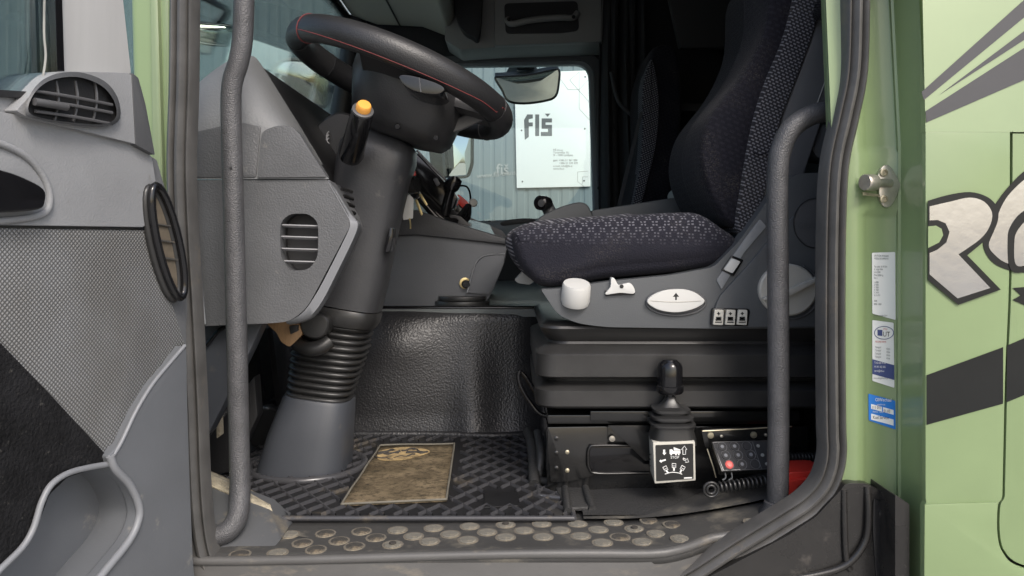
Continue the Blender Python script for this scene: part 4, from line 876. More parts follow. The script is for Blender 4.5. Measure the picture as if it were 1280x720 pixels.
# ================================================================== STEERING
ST = 1.64
def steering():
    col = thing('steering_column', 'dark grey steering column with ribbed rubber bellows and slate foot', 'steering column', P(385, 598, 1.69))
    def ring(cx, cy, w, d, tilt, Y, n=36, sq=3.2):
        c = P(cx, cy, Y); ux = Vector((math.cos(tilt), 0, math.sin(tilt))); r = []
        hw = w/2/F*Y
        for i in range(n):
            a = 2*math.pi*i/n; ca, sa = math.cos(a), math.sin(a)
            ca2 = math.copysign(abs(ca)**(2/sq), ca); sa2 = math.copysign(abs(sa)**(2/sq), sa)
            r.append(c+ux*hw*ca2+Vector((0, d*sa2, 0)))
        return r
    # foot
    loft('foot_boot', [ring(380, 597, 112, .105, 0, 1.70), ring(382, 585, 110, .103, -.02, 1.70), ring(390, 540, 99, .092, -.06, 1.695), ring(400, 497, 84, .078, -.13, 1.69), ring(401, 493, 80, .075, -.13, 1.69)], 'boot_slate', col, smooth=50)
    # bellows, stepped convolutions
    R = []; n = 12
    for k in range(n):
        u = k/(n-1); cy = 492-u*88; cx = 401+u*20; w = 80+u*18-(4 if k > 8 else 0); t_ = -.13-.02*u
        for dw, dy in ((-9, 3.5), (-3, 2), (0, 0), (-2, -2), (-9, -3.4)): R.append(ring(cx-dy*.2, cy+dy, w+dw, (w+dw)/2/F*1.69*.96, t_, 1.69))
    loft('bellows', R, 'bellow', col, smooth=70)
    prism('bellows_clamp', cr([(376, 398), (396, 392), (410, 400), (408, 416), (396, 424), (378, 418)], 4), 1.56, 1.62, 'bellow', col, bevel=.012, seg=3)
    tube('bellows_bulge', [P(372, 430, 1.60), P(385, 436, 1.575), P(400, 434, 1.572), P(412, 426, 1.58)], .016, 'bellow', col, seg=10)
    loft('collar', [ring(424, 402, 92, .08, -.16, 1.68), ring(426, 395, 96, .085, -.17, 1.68), ring(428, 386, 97, .086, -.18, 1.68), ring(429, 382, 94, .083, -.18, 1.68)], 'bellow', col, smooth=40)
    # upper column housing
    loft('housing', [ring(430, 381, 93, .078, -.18, 1.68), ring(440, 340, 92, .08, -.2, 1.68), ring(452, 290, 88, .082, -.22, 1.675), ring(462, 245, 88, .082, -.25, 1.67), ring(468, 215, 92, .088, -.28, 1.67), ring(474, 192, 94, .09, -.3, 1.67), ring(480, 176, 84, .08, -.33, 1.67), ring(484, 168, 60, .06, -.35, 1.67)], 'column', col, smooth=60)
    prism('housing_slot', rnd([(480, 312), (486, 285), (491, 284), (491, 298), (487, 314), (482, 316)], 2), 1.60, 1.64, 'gloss_black', col, bevel=.002)
    lathe('lock_barrel', [(.02, 0), (.018, .02), (.001, .022)], P(512, 232, 1.70), (.9, -.4, .1), 'metal_black', col, seg=18)
    # stalk with orange cap
    sk = thing('control_stalk', 'black control stalk with orange push button on the steering column', 'stalk', P(440, 200, 1.55))
    ax = (P(453, 138, 1.44)-P(438, 196, 1.53)).normalized(); o = P(438, 198, 1.53); L_ = (P(453, 138, 1.44)-o).length
    lathe('grip', [(.001, 0), (.022, .002), (.0245, .012), (.0225, L_*.5), (.0215, L_-.006), (.019, L_), (.001, L_+.0005)], o, ax, 'gloss_black', sk, seg=24)
    lathe('collar_ring', [(.0165, 0), (.0205, .001), (.0205, .005), (.0165, .006)], o+ax*(L_-.001), ax, 'wheel_grey', sk, seg=24)
    lathe('push_button', [(.0145, 0), (.0145, .014), (.012, .018), (.001, .0185)], o+ax*(L_), ax, 'orange', sk, seg=24)
    tube('arm', [P(440, 190, 1.55), P(450, 196, 1.60), P(465, 205, 1.64)], .016, 'gloss_black', sk, seg=10)
    # wheel
    Cw = P(502, 103, ST); u = Vector((.932, 0, -.362)); v = Vector((-.03, .996, -.075)).normalized(); nn = u.cross(v).normalized(); nn = nn if nn.z > 0 else -nn
    wh = thing('steering_wheel', 'black leather steering wheel with red stitching above the column', 'steering wheel', Cw)
    Rr = .231
    def rp(a, off=0, h=0): return Cw+u*math.cos(a)*(Rr+off)+v*math.sin(a)*(Rr+off)+nn*h
    def rim(name, a0, a1, rr, m_, n=40, capit=True, h=0):
        rings = []
        for i in range(n+1):
            a = a0+(a1-a0)*i/n; rad = u*math.cos(a)+v*math.sin(a)
            rings.append([Cw+rad*(Rr+math.cos(b)*rr*1.08)+nn*(math.sin(b)*rr*1.27) for b in [2*math.pi*j/18 for j in range(18)]])
        return loft(name, rings, m_, wh, cap=capit, smooth=60)
    A = math.radians
    # angle 0 = towards seat, -90 = nearest the camera, 180 = towards windscreen
    rim('rim', A(-168), A(-22), .0225, 'wheel_leather', 50); rim('rim', A(-22), A(30), .0228, 'wheel_plastic', 24); rim('rim', A(30), A(150), .0225, 'wheel_leather', 40); rim('rim', A(150), A(192), .0228, 'wheel_plastic', 20)
    for a in (-168, -140, -22, 30, 150):
        aa = A(a); rad = u*math.cos(aa)+v*math.sin(aa)
        tube('seam', [Cw+rad*(Rr+math.cos(b)*.0247)+nn*math.sin(b)*.029 for b in [2*math.pi*j/18 for j in range(19)]], .0012, 'dash_black' if a != -140 else 'stitch', wh, seg=5, n=1, smooth_path=False)
    st_pts = []
    for i in range(41):
        a = A(-140+(118)*i/40); b = math.radians(-28-30*math.sin(math.pi*min(1, i/34))+ (35 if i > 38 else 0)); rad = u*math.cos(a)+v*math.sin(a)
        st_pts.append(Cw+rad*(Rr+math.cos(b)*.0243)+nn*math.sin(b)*.0285)
    tube('stitching', st_pts, .0008, 'stitch', wh, seg=5, n=1, smooth_path=False)
    # hub bowl below the rim plane
    def hub(cx, cy, w, d, tilt, Y): return ring(cx, cy, w, d, tilt, Y, 36, 2.6)
    loft('hub_shroud', [hub(498, 176, 70, .075, -.32, 1.655), hub(500, 170, 112, .11, -.36, 1.65), hub(503, 160, 128, .125, -.38, 1.645), hub(508, 138, 138, .135, -.38, 1.64), hub(512, 115, 144, .14, -.38, 1.64), hub(515, 100, 140, .14, -.38, 1.64), hub(517, 92, 122, .12, -.38, 1.64)], 'wheel_plastic', wh, smooth=50)
    for (cx, cy) in ((497, 158), (545, 172)): lathe('screw_recess', [(.006, 0), (.005, .002), (.001, .0025)], P(cx, cy, 1.525), (0, -1, -.2), 'gloss_black', wh, seg=12)
    # near spoke with button pods
    sp = [rp(A(-62), -.01, -.012), rp(A(-106), -.01, -.012), Cw-v*.10-u*.06+nn*-.035, Cw-v*.10+u*.11+nn*-.035]
    slab('spoke', sp, nn*.022, 'wheel_plastic', wh, .008, seg=3)
    pod = cr([(499, 91), (512, 90), (535, 96), (552, 103), (555, 109), (545, 114), (522, 111), (506, 103)], 4)
    prism('button_pod', [(v[0], v[1]+4) for v in pod], 1.405, 1.52, 'gloss_black', wh, bevel=.006, seg=3)
    tube('pod_split', [P(524, 97, 1.404), P(526, 115, 1.404)], .0012, 'wheel_grey', wh, seg=5, n=1)
    # rear spoke, grey
    loft('lower_spoke', [[P(x, y, Y) for x, y in q] for q, Y in (([(560, 150), (598, 138), (617, 139), (606, 150), (575, 164), (556, 168)], 1.60), ([(560, 150), (598, 138), (617, 139), (606, 150), (575, 164), (556, 168)], 1.68))], 'wheel_grey', wh, bevel=.006, seg=3)
    loft('far_spoke', [[Cw+u*.08+v*.02-nn*.03, Cw+u*.08-v*.08-nn*.03, Cw+u*.08-v*.08-nn*.012, Cw+u*.08+v*.02-nn*.012], [rp(A(3), -.006, -.02), rp(A(-22), -.006, -.02), rp(A(-22), -.006, .008), rp(A(3), -.006, .008)]], 'wheel_plastic', wh, bevel=.006)
steering()

# ================================================================== GRAB HANDLES
def handles():
    t = thing('grab_handle', 'grained grey tubular grab handle in front of the dashboard end', 'grab handle', P(298, 690, 1.33), 'grab handles')
    tube('bar', [P(x, y, Y) for x, y, Y in ((306, -80, 1.33), (305, 0, 1.33), (303, 50, 1.33), (298, 78, 1.33), (290, 106, 1.33), (289, 150, 1.33), (292, 260, 1.33), (296, 420, 1.33), (299, 560, 1.33), (300, 615, 1.315), (297, 645, 1.295), (284, 664, 1.28), (262, 672, 1.275), (236, 673, 1.275))], .0175, 'handle_grip', t, seg=18, n=6)
    lathe('screw_plug', [(.0025, 0), (.0022, .001), (.0003, .001)], P(288.5, 210, 1.3122), (0, -1, 0), 'dash_black', t, seg=8)
    lathe('foot', [(.026, 0), (.024, .02), (.018, .03)], P(246, 673, 1.275), (1, 0, 0), 'arch_grey', t, seg=18)
    t = thing('grab_handle', 'grained grey tubular grab handle curving up beside the driver seat', 'grab handle', P(972, 635, 1.33), 'grab handles')
    tube('bar', [P(x, y, Y) for x, y, Y in ((1060, 136, 1.36), (1040, 138, 1.345), (1012, 145, 1.335), (990, 160, 1.33), (978, 182, 1.33), (972, 215, 1.33), (972, 300, 1.33), (973, 420, 1.33), (973, 540, 1.33), (972, 628, 1.33))], .0182, 'handle_grip', t, seg=18, n=6)
    b = P(971, 640, 1.33); lathe('foot', [(.001, 0), (.031, 0), (.030, .012), (.0225, .022), (.0215, .030), (.018, .031)], b-Vector((0, 0, .012)), (0, 0, 1), 'handle_grip', t, seg=22)
handles()

# ================================================================== DRIVER SEAT
def seat():
    t = thing('driver_seat', 'dark velour air suspended driver seat with grey side panel and white controls', 'seat', P(840, 600, 1.7))
    # cushion
    cush = cr([(640, 295), (648, 286), (690, 278), (760, 271), (850, 265), (880, 268), (905, 284), (921, 295), (927, 307), (920, 321), (900, 333), (840, 342), (760, 349), (705, 359), (676, 358), (655, 340), (643, 318)], 5)
    pillow('cushion_bolster', cush, 1.495, 1.64, .024, 'velour_dots', t, ry=.035, dome=.012)
    nose = cr([(631, 300), (640, 287), (665, 277), (700, 272), (760, 269), (800, 268), (790, 300), (740, 330), (690, 352), (668, 352), (648, 336), (636, 318)], 5)
    pillow('cushion', nose, 1.545, 1.98, .03, 'velour_front', t, ry=.05)
    tube('cushion_piping', [P(x, y, 1.523) for x, y in ((668, 350), (651, 330), (646, 308), (655, 293), (690, 284), (760, 277), (830, 271))], .003, 'velour', t, seg=8)
    # backrest
    A_ = [(966, -60), (960, 15), (946, 58), (925, 95), (905, 120), (887, 145), (878, 170), (875, 195), (878, 218), (886, 242), (900, 268), (912, 281), (922, 285), (929, 275), (933, 240), (941, 185), (952, 140), (967, 98), (986, 50), (999, 0), (1008, -60)]
    pillow('backrest_bolster', cr(A_, 4), 1.515, 1.70, .012, 'velour', t, ry=.03)
    pillow('backrest', cr([(x+3, y) for x, y in A_], 4), 1.62, 2.0, .016, 'velour', t, ry=.04)
    B_ = [(999, -60), (991, 0), (977, 52), (958, 98), (944, 140), (934, 185), (926, 235), (920, 270), (922, 288), (932, 293), (943, 286), (955, 252), (966, 205), (977, 152), (990, 118), (1008, 70), (1024, 20), (1036, -60)]
    pillow('backrest_side', cr(B_, 4), 1.508, 1.62, .006, 'weave', t, ry=.012)
    tube('fabric_seam', [P(941, 190, 1.503), P(950, 193, 1.502), P(962, 189, 1.503)], .0015, 'velour', t, seg=6)
    S_ = [(1034, -60), (1022, 20), (1006, 70), (988, 118), (976, 155), (966, 205), (950, 260), (985, 270), (1012, 200), (1040, 110), (1058, 20), (1066, -60)]
    prism('backrest_shell', cr(S_, 4), 1.515, 1.95, 'seat_shell', t, bevel=.012, seg=3)
    tube('shell_line', [P(1052, 30, 1.51), P(1035, 90, 1.51), P(1022, 128, 1.51)], .0012, 'light_grey', t, seg=5)
    prism('shell_bracket', cr([(1012, 165), (1030, 155), (1050, 165), (1050, 200), (1020, 195)], 4), 1.53, 1.6, 'seat_plastic', t, bevel=.006)
    # belt outlet, chrome
    prism('belt_outlet', rnd([(1030, 8), (1034, -10), (1052, -14), (1058, 4), (1050, 14), (1034, 16)], 4), 1.44, 1.5, 'gloss_black', t, bevel=.008, seg=3)
    for y in (0, 8): tube('belt_outlet_rail', [P(1036, y, 1.437), P(1052, y-1, 1.437)], .003, 'steel', t, seg=8, n=1)
    # side panel
    sp_ = rnd([(676, 362), (700, 361), (760, 352), (840, 344), (892, 334), (925, 300), (952, 262), (962, 246), (978, 226), (1003, 216), (1030, 216), (1060, 225), (1060, 410), (900, 411), (755, 409), (720, 404), (697, 393)], [3, 10, 10, 10, 8, 6, 6, 6, 10, 12, 8, 2, 2, 3, 16, 14, 10])
    Ys = 1.475
    prism('side_panel', sp_, Ys, 1.52, 'seat_plastic', t, bevel=.010, seg=4)
    top = [P(x, y, Ys+.003) for x, y in ((684, 364), (760, 354), (840, 346), (892, 337))]
    # raised arm running up to the hinge and a sunken top ledge
    prism('hinge_arm', rnd([(898, 372), (935, 332), (962, 300), (1000, 262), (1060, 250), (1060, 409), (905, 409), (892, 392)], [10, 4, 4, 20, 2, 2, 6, 6]), Ys-.008, Ys+.01, 'seat_plastic', t, bevel=.006, seg=3)
    prism('hinge_edge', rnd([(896, 350), (926, 306), (950, 274), (958, 283), (930, 316), (902, 362)], 2), Ys-.004, Ys+.01, 'dash_light', t, bevel=.003)
    e = [P(1020+28*math.cos(a), 279+31*math.sin(a), Ys-.0085) for a in [2*math.pi*i/36 for i in range(37)]]
    tube('emblem_ring', e, .0012, 'seat_dark', t, seg=6, n=1, smooth_path=False)
    slab('emblem_disc', [P(1020+27*math.cos(a), 279+30*math.sin(a), Ys-.0083) for a in [2*math.pi*i/36 for i in range(36)]], (0, .002, 0), 'seat_shell', t)
    text('emblem_text', 'GRAMMER', .0165, P(997, 286, Ys-.0095), (1, 0, 0), (0, 0, 1), 'seat_plastic', t, sx=.95)
    # round beige adjuster
    kc = P(983, 362, Ys-.008); d = lathe('adjuster_dial', [(.0005, .012), (.052, .012), (.0555, .009), (.056, -.002)], kc, (0, -1, 0), 'beige_knob', t, seg=44, sy=.9, u=(1, 0, 0))
    g = [P(x, y, Ys-.008) for x, y in ((949, 371), (982, 360), (1018, 345), (1019, 350), (985, 368), (950, 375))]
    slab('dial_ridge', g, (0, -.024, 0), 'beige_knob', t, .004)
    tube('dial_rim', [P(987+38*math.cos(a), 364+35*math.sin(a), Ys-.0095) for a in [math.pi*(-.35+i/20*.95) for i in range(21)]], .0022, 'seat_shell', t, seg=6, n=1)
    # square rocker on the arm
    prism('rocker_bezel', rnd([(902, 338), (915, 319), (930, 325), (917, 346)], 2), Ys-.006, Ys+.01, 'gloss_black', t, bevel=.002)
    prism('rocker_switch', rnd([(905, 337), (915, 322.5), (926, 327), (916, 342)], 2), Ys-.010, Ys+.01, 'white_plastic', t, bevel=.002)
    # three rocker keys
    prism('key_bezel', rnd([(890, 388), (892, 385), (936, 386), (938, 389), (935, 408), (889, 407)], 2), Ys-.010, Ys+.01, 'gloss_black', t, bevel=.002)
    for i in range(3):
        x = 892+i*14.8; k = prism('rocker_key', rnd([(x+1.5, 387), (x+13, 387.5), (x+12, 406.5), (x-.5, 406)], 1.5), Ys-.015, Ys, 'ivory', t, bevel=.002)
        def mk(px, m_='print_black'): slab('key_mark', [P(a, b, Ys-.0153) for a, b in px], (0, .0004, 0), m_, k)
        mk([(x+3, 396), (x+9.5, 396), (x+10, 401), (x+2.5, 401)]); mk([(x+2, 402), (x+10.5, 402), (x+10.3, 403.5), (x+1.8, 403.5)]); mk([(x+5.5, 390), (x+7, 390), (x+7, 394), (x+5.5, 394)]); mk([(x+4.3, 391.4), (x+8.2, 391.4), (x+8.2, 392.6), (x+4.3, 392.6)])
        mk([(x+4.2, 397.3), (x+8, 397.3), (x+8.2, 399.5), (x+4, 399.5)], 'ivory' if i != 1 else 'print_black')
    # white oval pull
    ov = [(845+37*math.cos(a), 378+16*math.sin(a)) for a in [2*math.pi*i/40 for i in range(40)]]
    prism('pull_recess', ov, Ys-.002, Ys+.004, 'seat_shell', t, bevel=.001)
    tube('pull_rim', [P(x, y, Ys-.003) for x, y in ov]+[P(*ov[0], Ys-.003)], .0022, 'seat_shell', t, seg=6, n=1, smooth_path=False)
    lens = cr([(809, 377), (818, 368), (832, 363), (848, 361.5), (862, 363), (874, 369), (881, 377), (870, 385), (852, 390), (836, 390), (820, 386)], 4)
    pl = prism('pull_handle', lens, Ys-.014, Ys, 'white_plastic', t, bevel=.004, seg=3)
    slab('pull_arrow', [P(x, y, Ys-.0143) for x, y in ((841, 371), (845, 366), (849, 371), (846, 371), (846, 375), (844, 375), (844, 371))], (0, .0004, 0), 'print_black', pl)
    tube('pull_crease', [P(813, 376, Ys-.0142), P(845, 377.5, Ys-.0142), P(876, 376, Ys-.0142)], .0008, 'beige_knob', pl, seg=5)
    # front knob and latch
    kb = P(719, 376, Ys+.004); kax = Vector((.05, -.35, .93))
    lathe('height_knob', [(.026, -.006), (.0285, .002), (.0278, .032), (.0255, .037), (.0005, .0385)], kb, kax, 'white_plastic', t, seg=32)
    prism('latch_base', rnd([(756, 363), (793, 361), (794, 368), (757, 370)], 1), Ys-.004, Ys+.01, 'gloss_black', t, bevel=.002)
    a = [P(x, y, Ys-.010) for x, y in cr([(757, 368), (763, 359), (764, 348), (768, 348), (773, 356), (780, 355), (788, 354), (793, 361), (792, 367), (775, 366)], 4)]
    slab('latch_lever', a, (0, .02, 0), 'white_plastic', t, .003)
    lathe('latch_mark', [(.004, 0), (.004, .001), (.0005, .0012)], P(777, 358, Ys-.010), (0, -1, 0), 'print_black', t, seg=10)
    # front lever (light) under the cushion nose
    prism('front_lever', rnd([(643, 350), (660, 332), (668, 352), (662, 356), (648, 354)], 2), 1.62, 1.66, 'light_grey', t, bevel=.004)
    # suspension bellows
    def rr(x0, x1, y0, y1, z, r=.04, n=6):
        out = []
        for cx, cy, a0 in ((x1-r, y0+r, -90), (x1-r, y1-r, 0), (x0+r, y1-r, 90), (x0+r, y0+r, 180)):
            for i in range(n+1): a = math.radians(a0+90*i/n); out.append(Vector((cx+r*math.cos(a), cy+r*math.sin(a), z)))
        return out
    Yb = 1.475
    def Zat(py, Y=Yb): return CZ+(HOR-py)/F*Y
    xl = P(670, 0, Yb).x; xr = .66
    lv = [(404, .030), (409, .014), (412, .012), (418, .018), (430, .038), (433, .036), (441, .004), (444, 0), (471, 0), (473, .004), (477, .034), (481, .036), (487, .004), (489, 0), (508, 0), (511, .004), (513, .03)]
    loft('suspension_bellows', [rr(xl+i_*.7, xr-i_, Yb+i_, 1.98-i_, Zat(y)) for y, i_ in lv], 'seat_bellow', t, smooth=40)
    # steel base
    b0 = Zat(605, 1.52)
    box('base_frame', (P(684, 0, 1.52).x, 1.52, FLZ), (P(1010, 0, 1.52).x, 1.95, Zat(533, 1.52)), 'metal_black', t, bevel=.003)
    box('slide_rail', (P(685, 0, 1.505).x, 1.505, Zat(530, 1.505)), (P(1000, 0, 1.505).x, 1.95, Zat(519, 1.505)), 'metal_black', t, bevel=.002)
    box('slide_rail', (P(738, 0, 1.495).x, 1.495, Zat(527, 1.495)), (P(1000, 0, 1.495).x, 1.53, Zat(514, 1.495)), 'metal_black', t, bevel=.002)
    prism('base_plate', rnd([(684, 534), (760, 533), (760, 590), (735, 597), (712, 602), (688, 603)], [2, 2, 2, 4, 4, 2]), 1.512, 1.522, 'metal_black', t, bevel=.002)
    for x, y in ((695.5, 548), (709, 565), (695.5, 566), (709, 588), (695.5, 585)): lathe('bolt', [(.0045, 0), (.0045, .002), (.0025, .003), (.0003, .003)], P(x, y, 1.512), (0, -1, 0), 'bolt' if x > 700 else 'metal_black', t, seg=10)
    fr = rnd([(735, 557), (812, 557), (812, 593), (745, 593), (735, 586)], 6)
    slab('stamped_recess', [P(v.x, v.y, 1.508) for v in fr], (0, .008, 0), 'gloss_black', t, .003)
    tube('recess_edge', [P(x, y, 1.507) for x, y in ((812, 591), (748, 592), (737, 586), (735, 575), (737, 560), (748, 557), (812, 557))], .003, 'metal_black', t, seg=8)
    prism('gusset', [(760, 532), (815, 532), (815, 576), (806, 576)], 1.488, 1.494, 'metal_black', t, bevel=.001)
    lathe('bolt', [(.006, 0), (.006, .004), (.0005, .005)], P(765, 548, 1.508), (0, -1, 0), 'steel', t, seg=12)
    lathe('bolt', [(.005, 0), (.005, .004), (.0005, .005)], P(956, 500, 1.50), (0, -1, 0), 'steel', t, seg=12)
    # release bar at the front
    tube('release_bar', [P(x, y, 1.58) for x, y in ((650, 463), (648, 470), (651, 483), (662, 502), (672, 515), (684, 520), (700, 521))], .0048, 'gloss_black', t, seg=10)
    tube('release_bar', [P(x, y, 1.63) for x, y in ((650, 463), (658, 472), (668, 488), (672, 496))], .0048, 'gloss_black', t, seg=10)
    # gear selector armrest on the far side of the cushion
    ar = thing('gear_selector_armrest', 'grey armrest with black gear selector knob beyond the seat cushion', 'armrest', P(780, 270, 2.06))
    prism('arm', rnd([(739, 263), (850, 246), (884, 240), (890, 262), (860, 290), (742, 292)], 3), 2.08, 2.18, 'seat_plastic', ar, bevel=.006, seg=3)
    prism('front_housing', cr([(672, 274), (690, 263), (712, 255), (728, 253), (738, 262), (740, 290), (690, 292), (670, 286)], 4), 2.06, 2.2, 'seat_plastic', ar, bevel=.012, seg=3)
    tube('selector_neck', [P(688, 266, 2.1), P(684, 258, 2.1), P(682, 252, 2.1)], .018, 'seat_plastic', ar, seg=12)
    lathe('selector_knob', [(.001, .03), (.014, .03), (.02, .025), (.021, .005), (.018, -.012), (.001, -.016)], P(681, 254, 2.08), (-.55, -.8, 0), 'gloss_black', ar, seg=20)
    lathe('selector_button', [(.010, 0), (.010, .003), (.001, .004)], P(677, 254, 2.05), (-.55, -.8, 0), 'wheel_grey', ar, seg=16)
    tube('belt_buckle_stalk', [P(880, 264, 1.9), P(888, 252, 1.9), P(896, 262, 1.9), P(893, 275, 1.9)], .007, 'steel', t, seg=8)
seat()

# ================================================================== CONTROLS BY THE SEAT
def joystick():
    t = thing('tipper_joystick_box', 'cream control box with black symbol face and joystick lever', 'joystick', P(842, 605, 1.40))
    Y = 1.405
    f = [P(x, y, Y) for x, y in ((816, 553), (869, 551), (870, 601), (818, 605))]
    b = [Vector((v.x+.0075 if i in (0, 3) else v.x, Y+.085, v.z-.003)) for i, (v, y) in enumerate(zip(f, (0, 0, 0, 0)))]
    loft('case', [f, b], 'ivory', t, bevel=.003, seg=2)
    def fl(nm, px, m_, off): return slab(nm, [P(x, y, Y-off) for x, y in px], (0, .0005, 0), m_, t)
    fp = fl('face_plate', rnd([(819.5, 556.5), (866.5, 554.5), (867, 598.5), (820.5, 601.5)], 1), 'print_black', .0012)
    def mk(px): slab('symbol', [P(x, y, Y-.0018) for x, y in px], (0, .0004, 0), 'print_white', fp)
    def ln(pts, r=.0007): tube('symbol', [P(x, y, Y-.0018) for x, y in pts], r, 'print_white', fp, seg=4, n=1, smooth_path=False)
    mk([(829, 562), (831.5, 562), (831.5, 566), (833, 566), (830.3, 569), (828, 566), (829, 566)])
    ln([(853.5, 568), (853.5, 562), (852, 562), (855.5, 557.5), (858.5, 562), (857, 562), (857, 568), (853.5, 568)])
    mk([(837, 562), (840, 561.5), (842, 564), (850.5, 564), (850.5, 567), (837, 567.5)]); mk([(842, 559), (850.5, 562), (850.5, 563.3), (842.5, 563.3)])
    for x in (839, 845, 848.5): mk([(x-1, 567.5), (x+1, 567.5), (x+1, 569), (x-1, 569)])
    text('symbol', 'STOP', .0066, P(838.2, 573.2, Y-.0018), (1, 0, 0), (0, 0, 1), 'print_white', fp)
    mk([(824, 576.5), (826, 574.3), (826.3, 575.5), (832, 573.8), (832.5, 575.6), (826.8, 577.4), (827.2, 578.8)])
    ln([(854, 572.5), (858, 574.5), (859, 572.8), (861, 577.5), (856.5, 578), (857.3, 576.3), (854, 574.5), (854, 572.5)])
    for cx, cy, an in ((832, 586, -.5), (842.5, 582.5, 0), (853, 585.5, .5)):
        def q(a, b): return (cx+a*math.cos(an)-b*math.sin(an), cy+a*math.sin(an)+b*math.cos(an))
        ln([q(-2.3, -3), q(2.3, -3), q(2.3, 2), q(-2.3, 2), q(-2.3, -3)]); mk([q(-1, 2), q(1, 2), q(1, 6), q(-1, 6)]); ln([q(-2.4, 0), q(2.4, 0)], .0005)
    ln([(831+i*2.4, 592.8-2.4*math.sin(math.pi*i/9)) for i in range(10)], .0007)
    mk([(855, 596.8), (865, 596.4), (865, 598), (855, 598.4)])
    for y in (568, 574, 582): lathe('side_pin', [(.0016, 0), (.0014, .001), (.0003, .001)], P(812.8, y, 1.44), (-1, -.3, 0), 'print_black', t, seg=8)
    # boot
    def sq(cx, cy, w, d, Yc=1.447, r=.3):
        hw = w/2/F*Yc; out = []
        for i in range(24):
            a = 2*math.pi*i/24; ca, sa = math.cos(a), math.sin(a)
            out.append(P(cx, cy, Yc)+Vector((math.copysign(abs(ca)**.5, ca)*hw, math.copysign(abs(sa)**.5, sa)*d, 0)))
        return out
    loft('boot_base', [sq(841, 552, 54, .040), sq(840, 545, 55, .040), sq(840, 536, 50, .037), sq(840, 527, 52, .038)], 'bellow', t, smooth=40)
    loft('boot', [sq(840, 531, 46, .033), sq(839, 529, 56, .042), sq(839, 526.5, 56, .042), sq(839, 524, 42, .030), sq(839, 522.5, 42, .030), sq(839, 521, 52, .039), sq(839, 518, 52, .039), sq(839, 515.5, 38, .027), sq(839, 514, 38, .027), sq(838, 512.5, 46, .034), sq(838, 509.5, 46, .034), sq(838, 507, 28, .02), sq(838, 503, 20, .015), sq(838, 499, 14, .012), sq(838, 495, 11, .009)], 'bellow', t, smooth=30)
    o = P(837.5, 500, 1.447); ax = (P(837.5, 450, 1.447)-o).normalized(); s = 1.447/F
    lathe('stem', [(.008, 0), (.0075, 14*s)], o, ax, 'gloss_black', t, seg=14)
    lathe('knob', [(.001, 9*s), (15*s, 9*s), (17*s, 12*s), (17*s, 18*s), (15.6*s, 19*s), (15.6*s, 41*s), (14*s, 46*s), (10*s, 49*s), (9*s, 50.5*s), (.0005, 51*s)], o, ax, 'gloss_black', t, seg=32, smooth=38)
joystick()
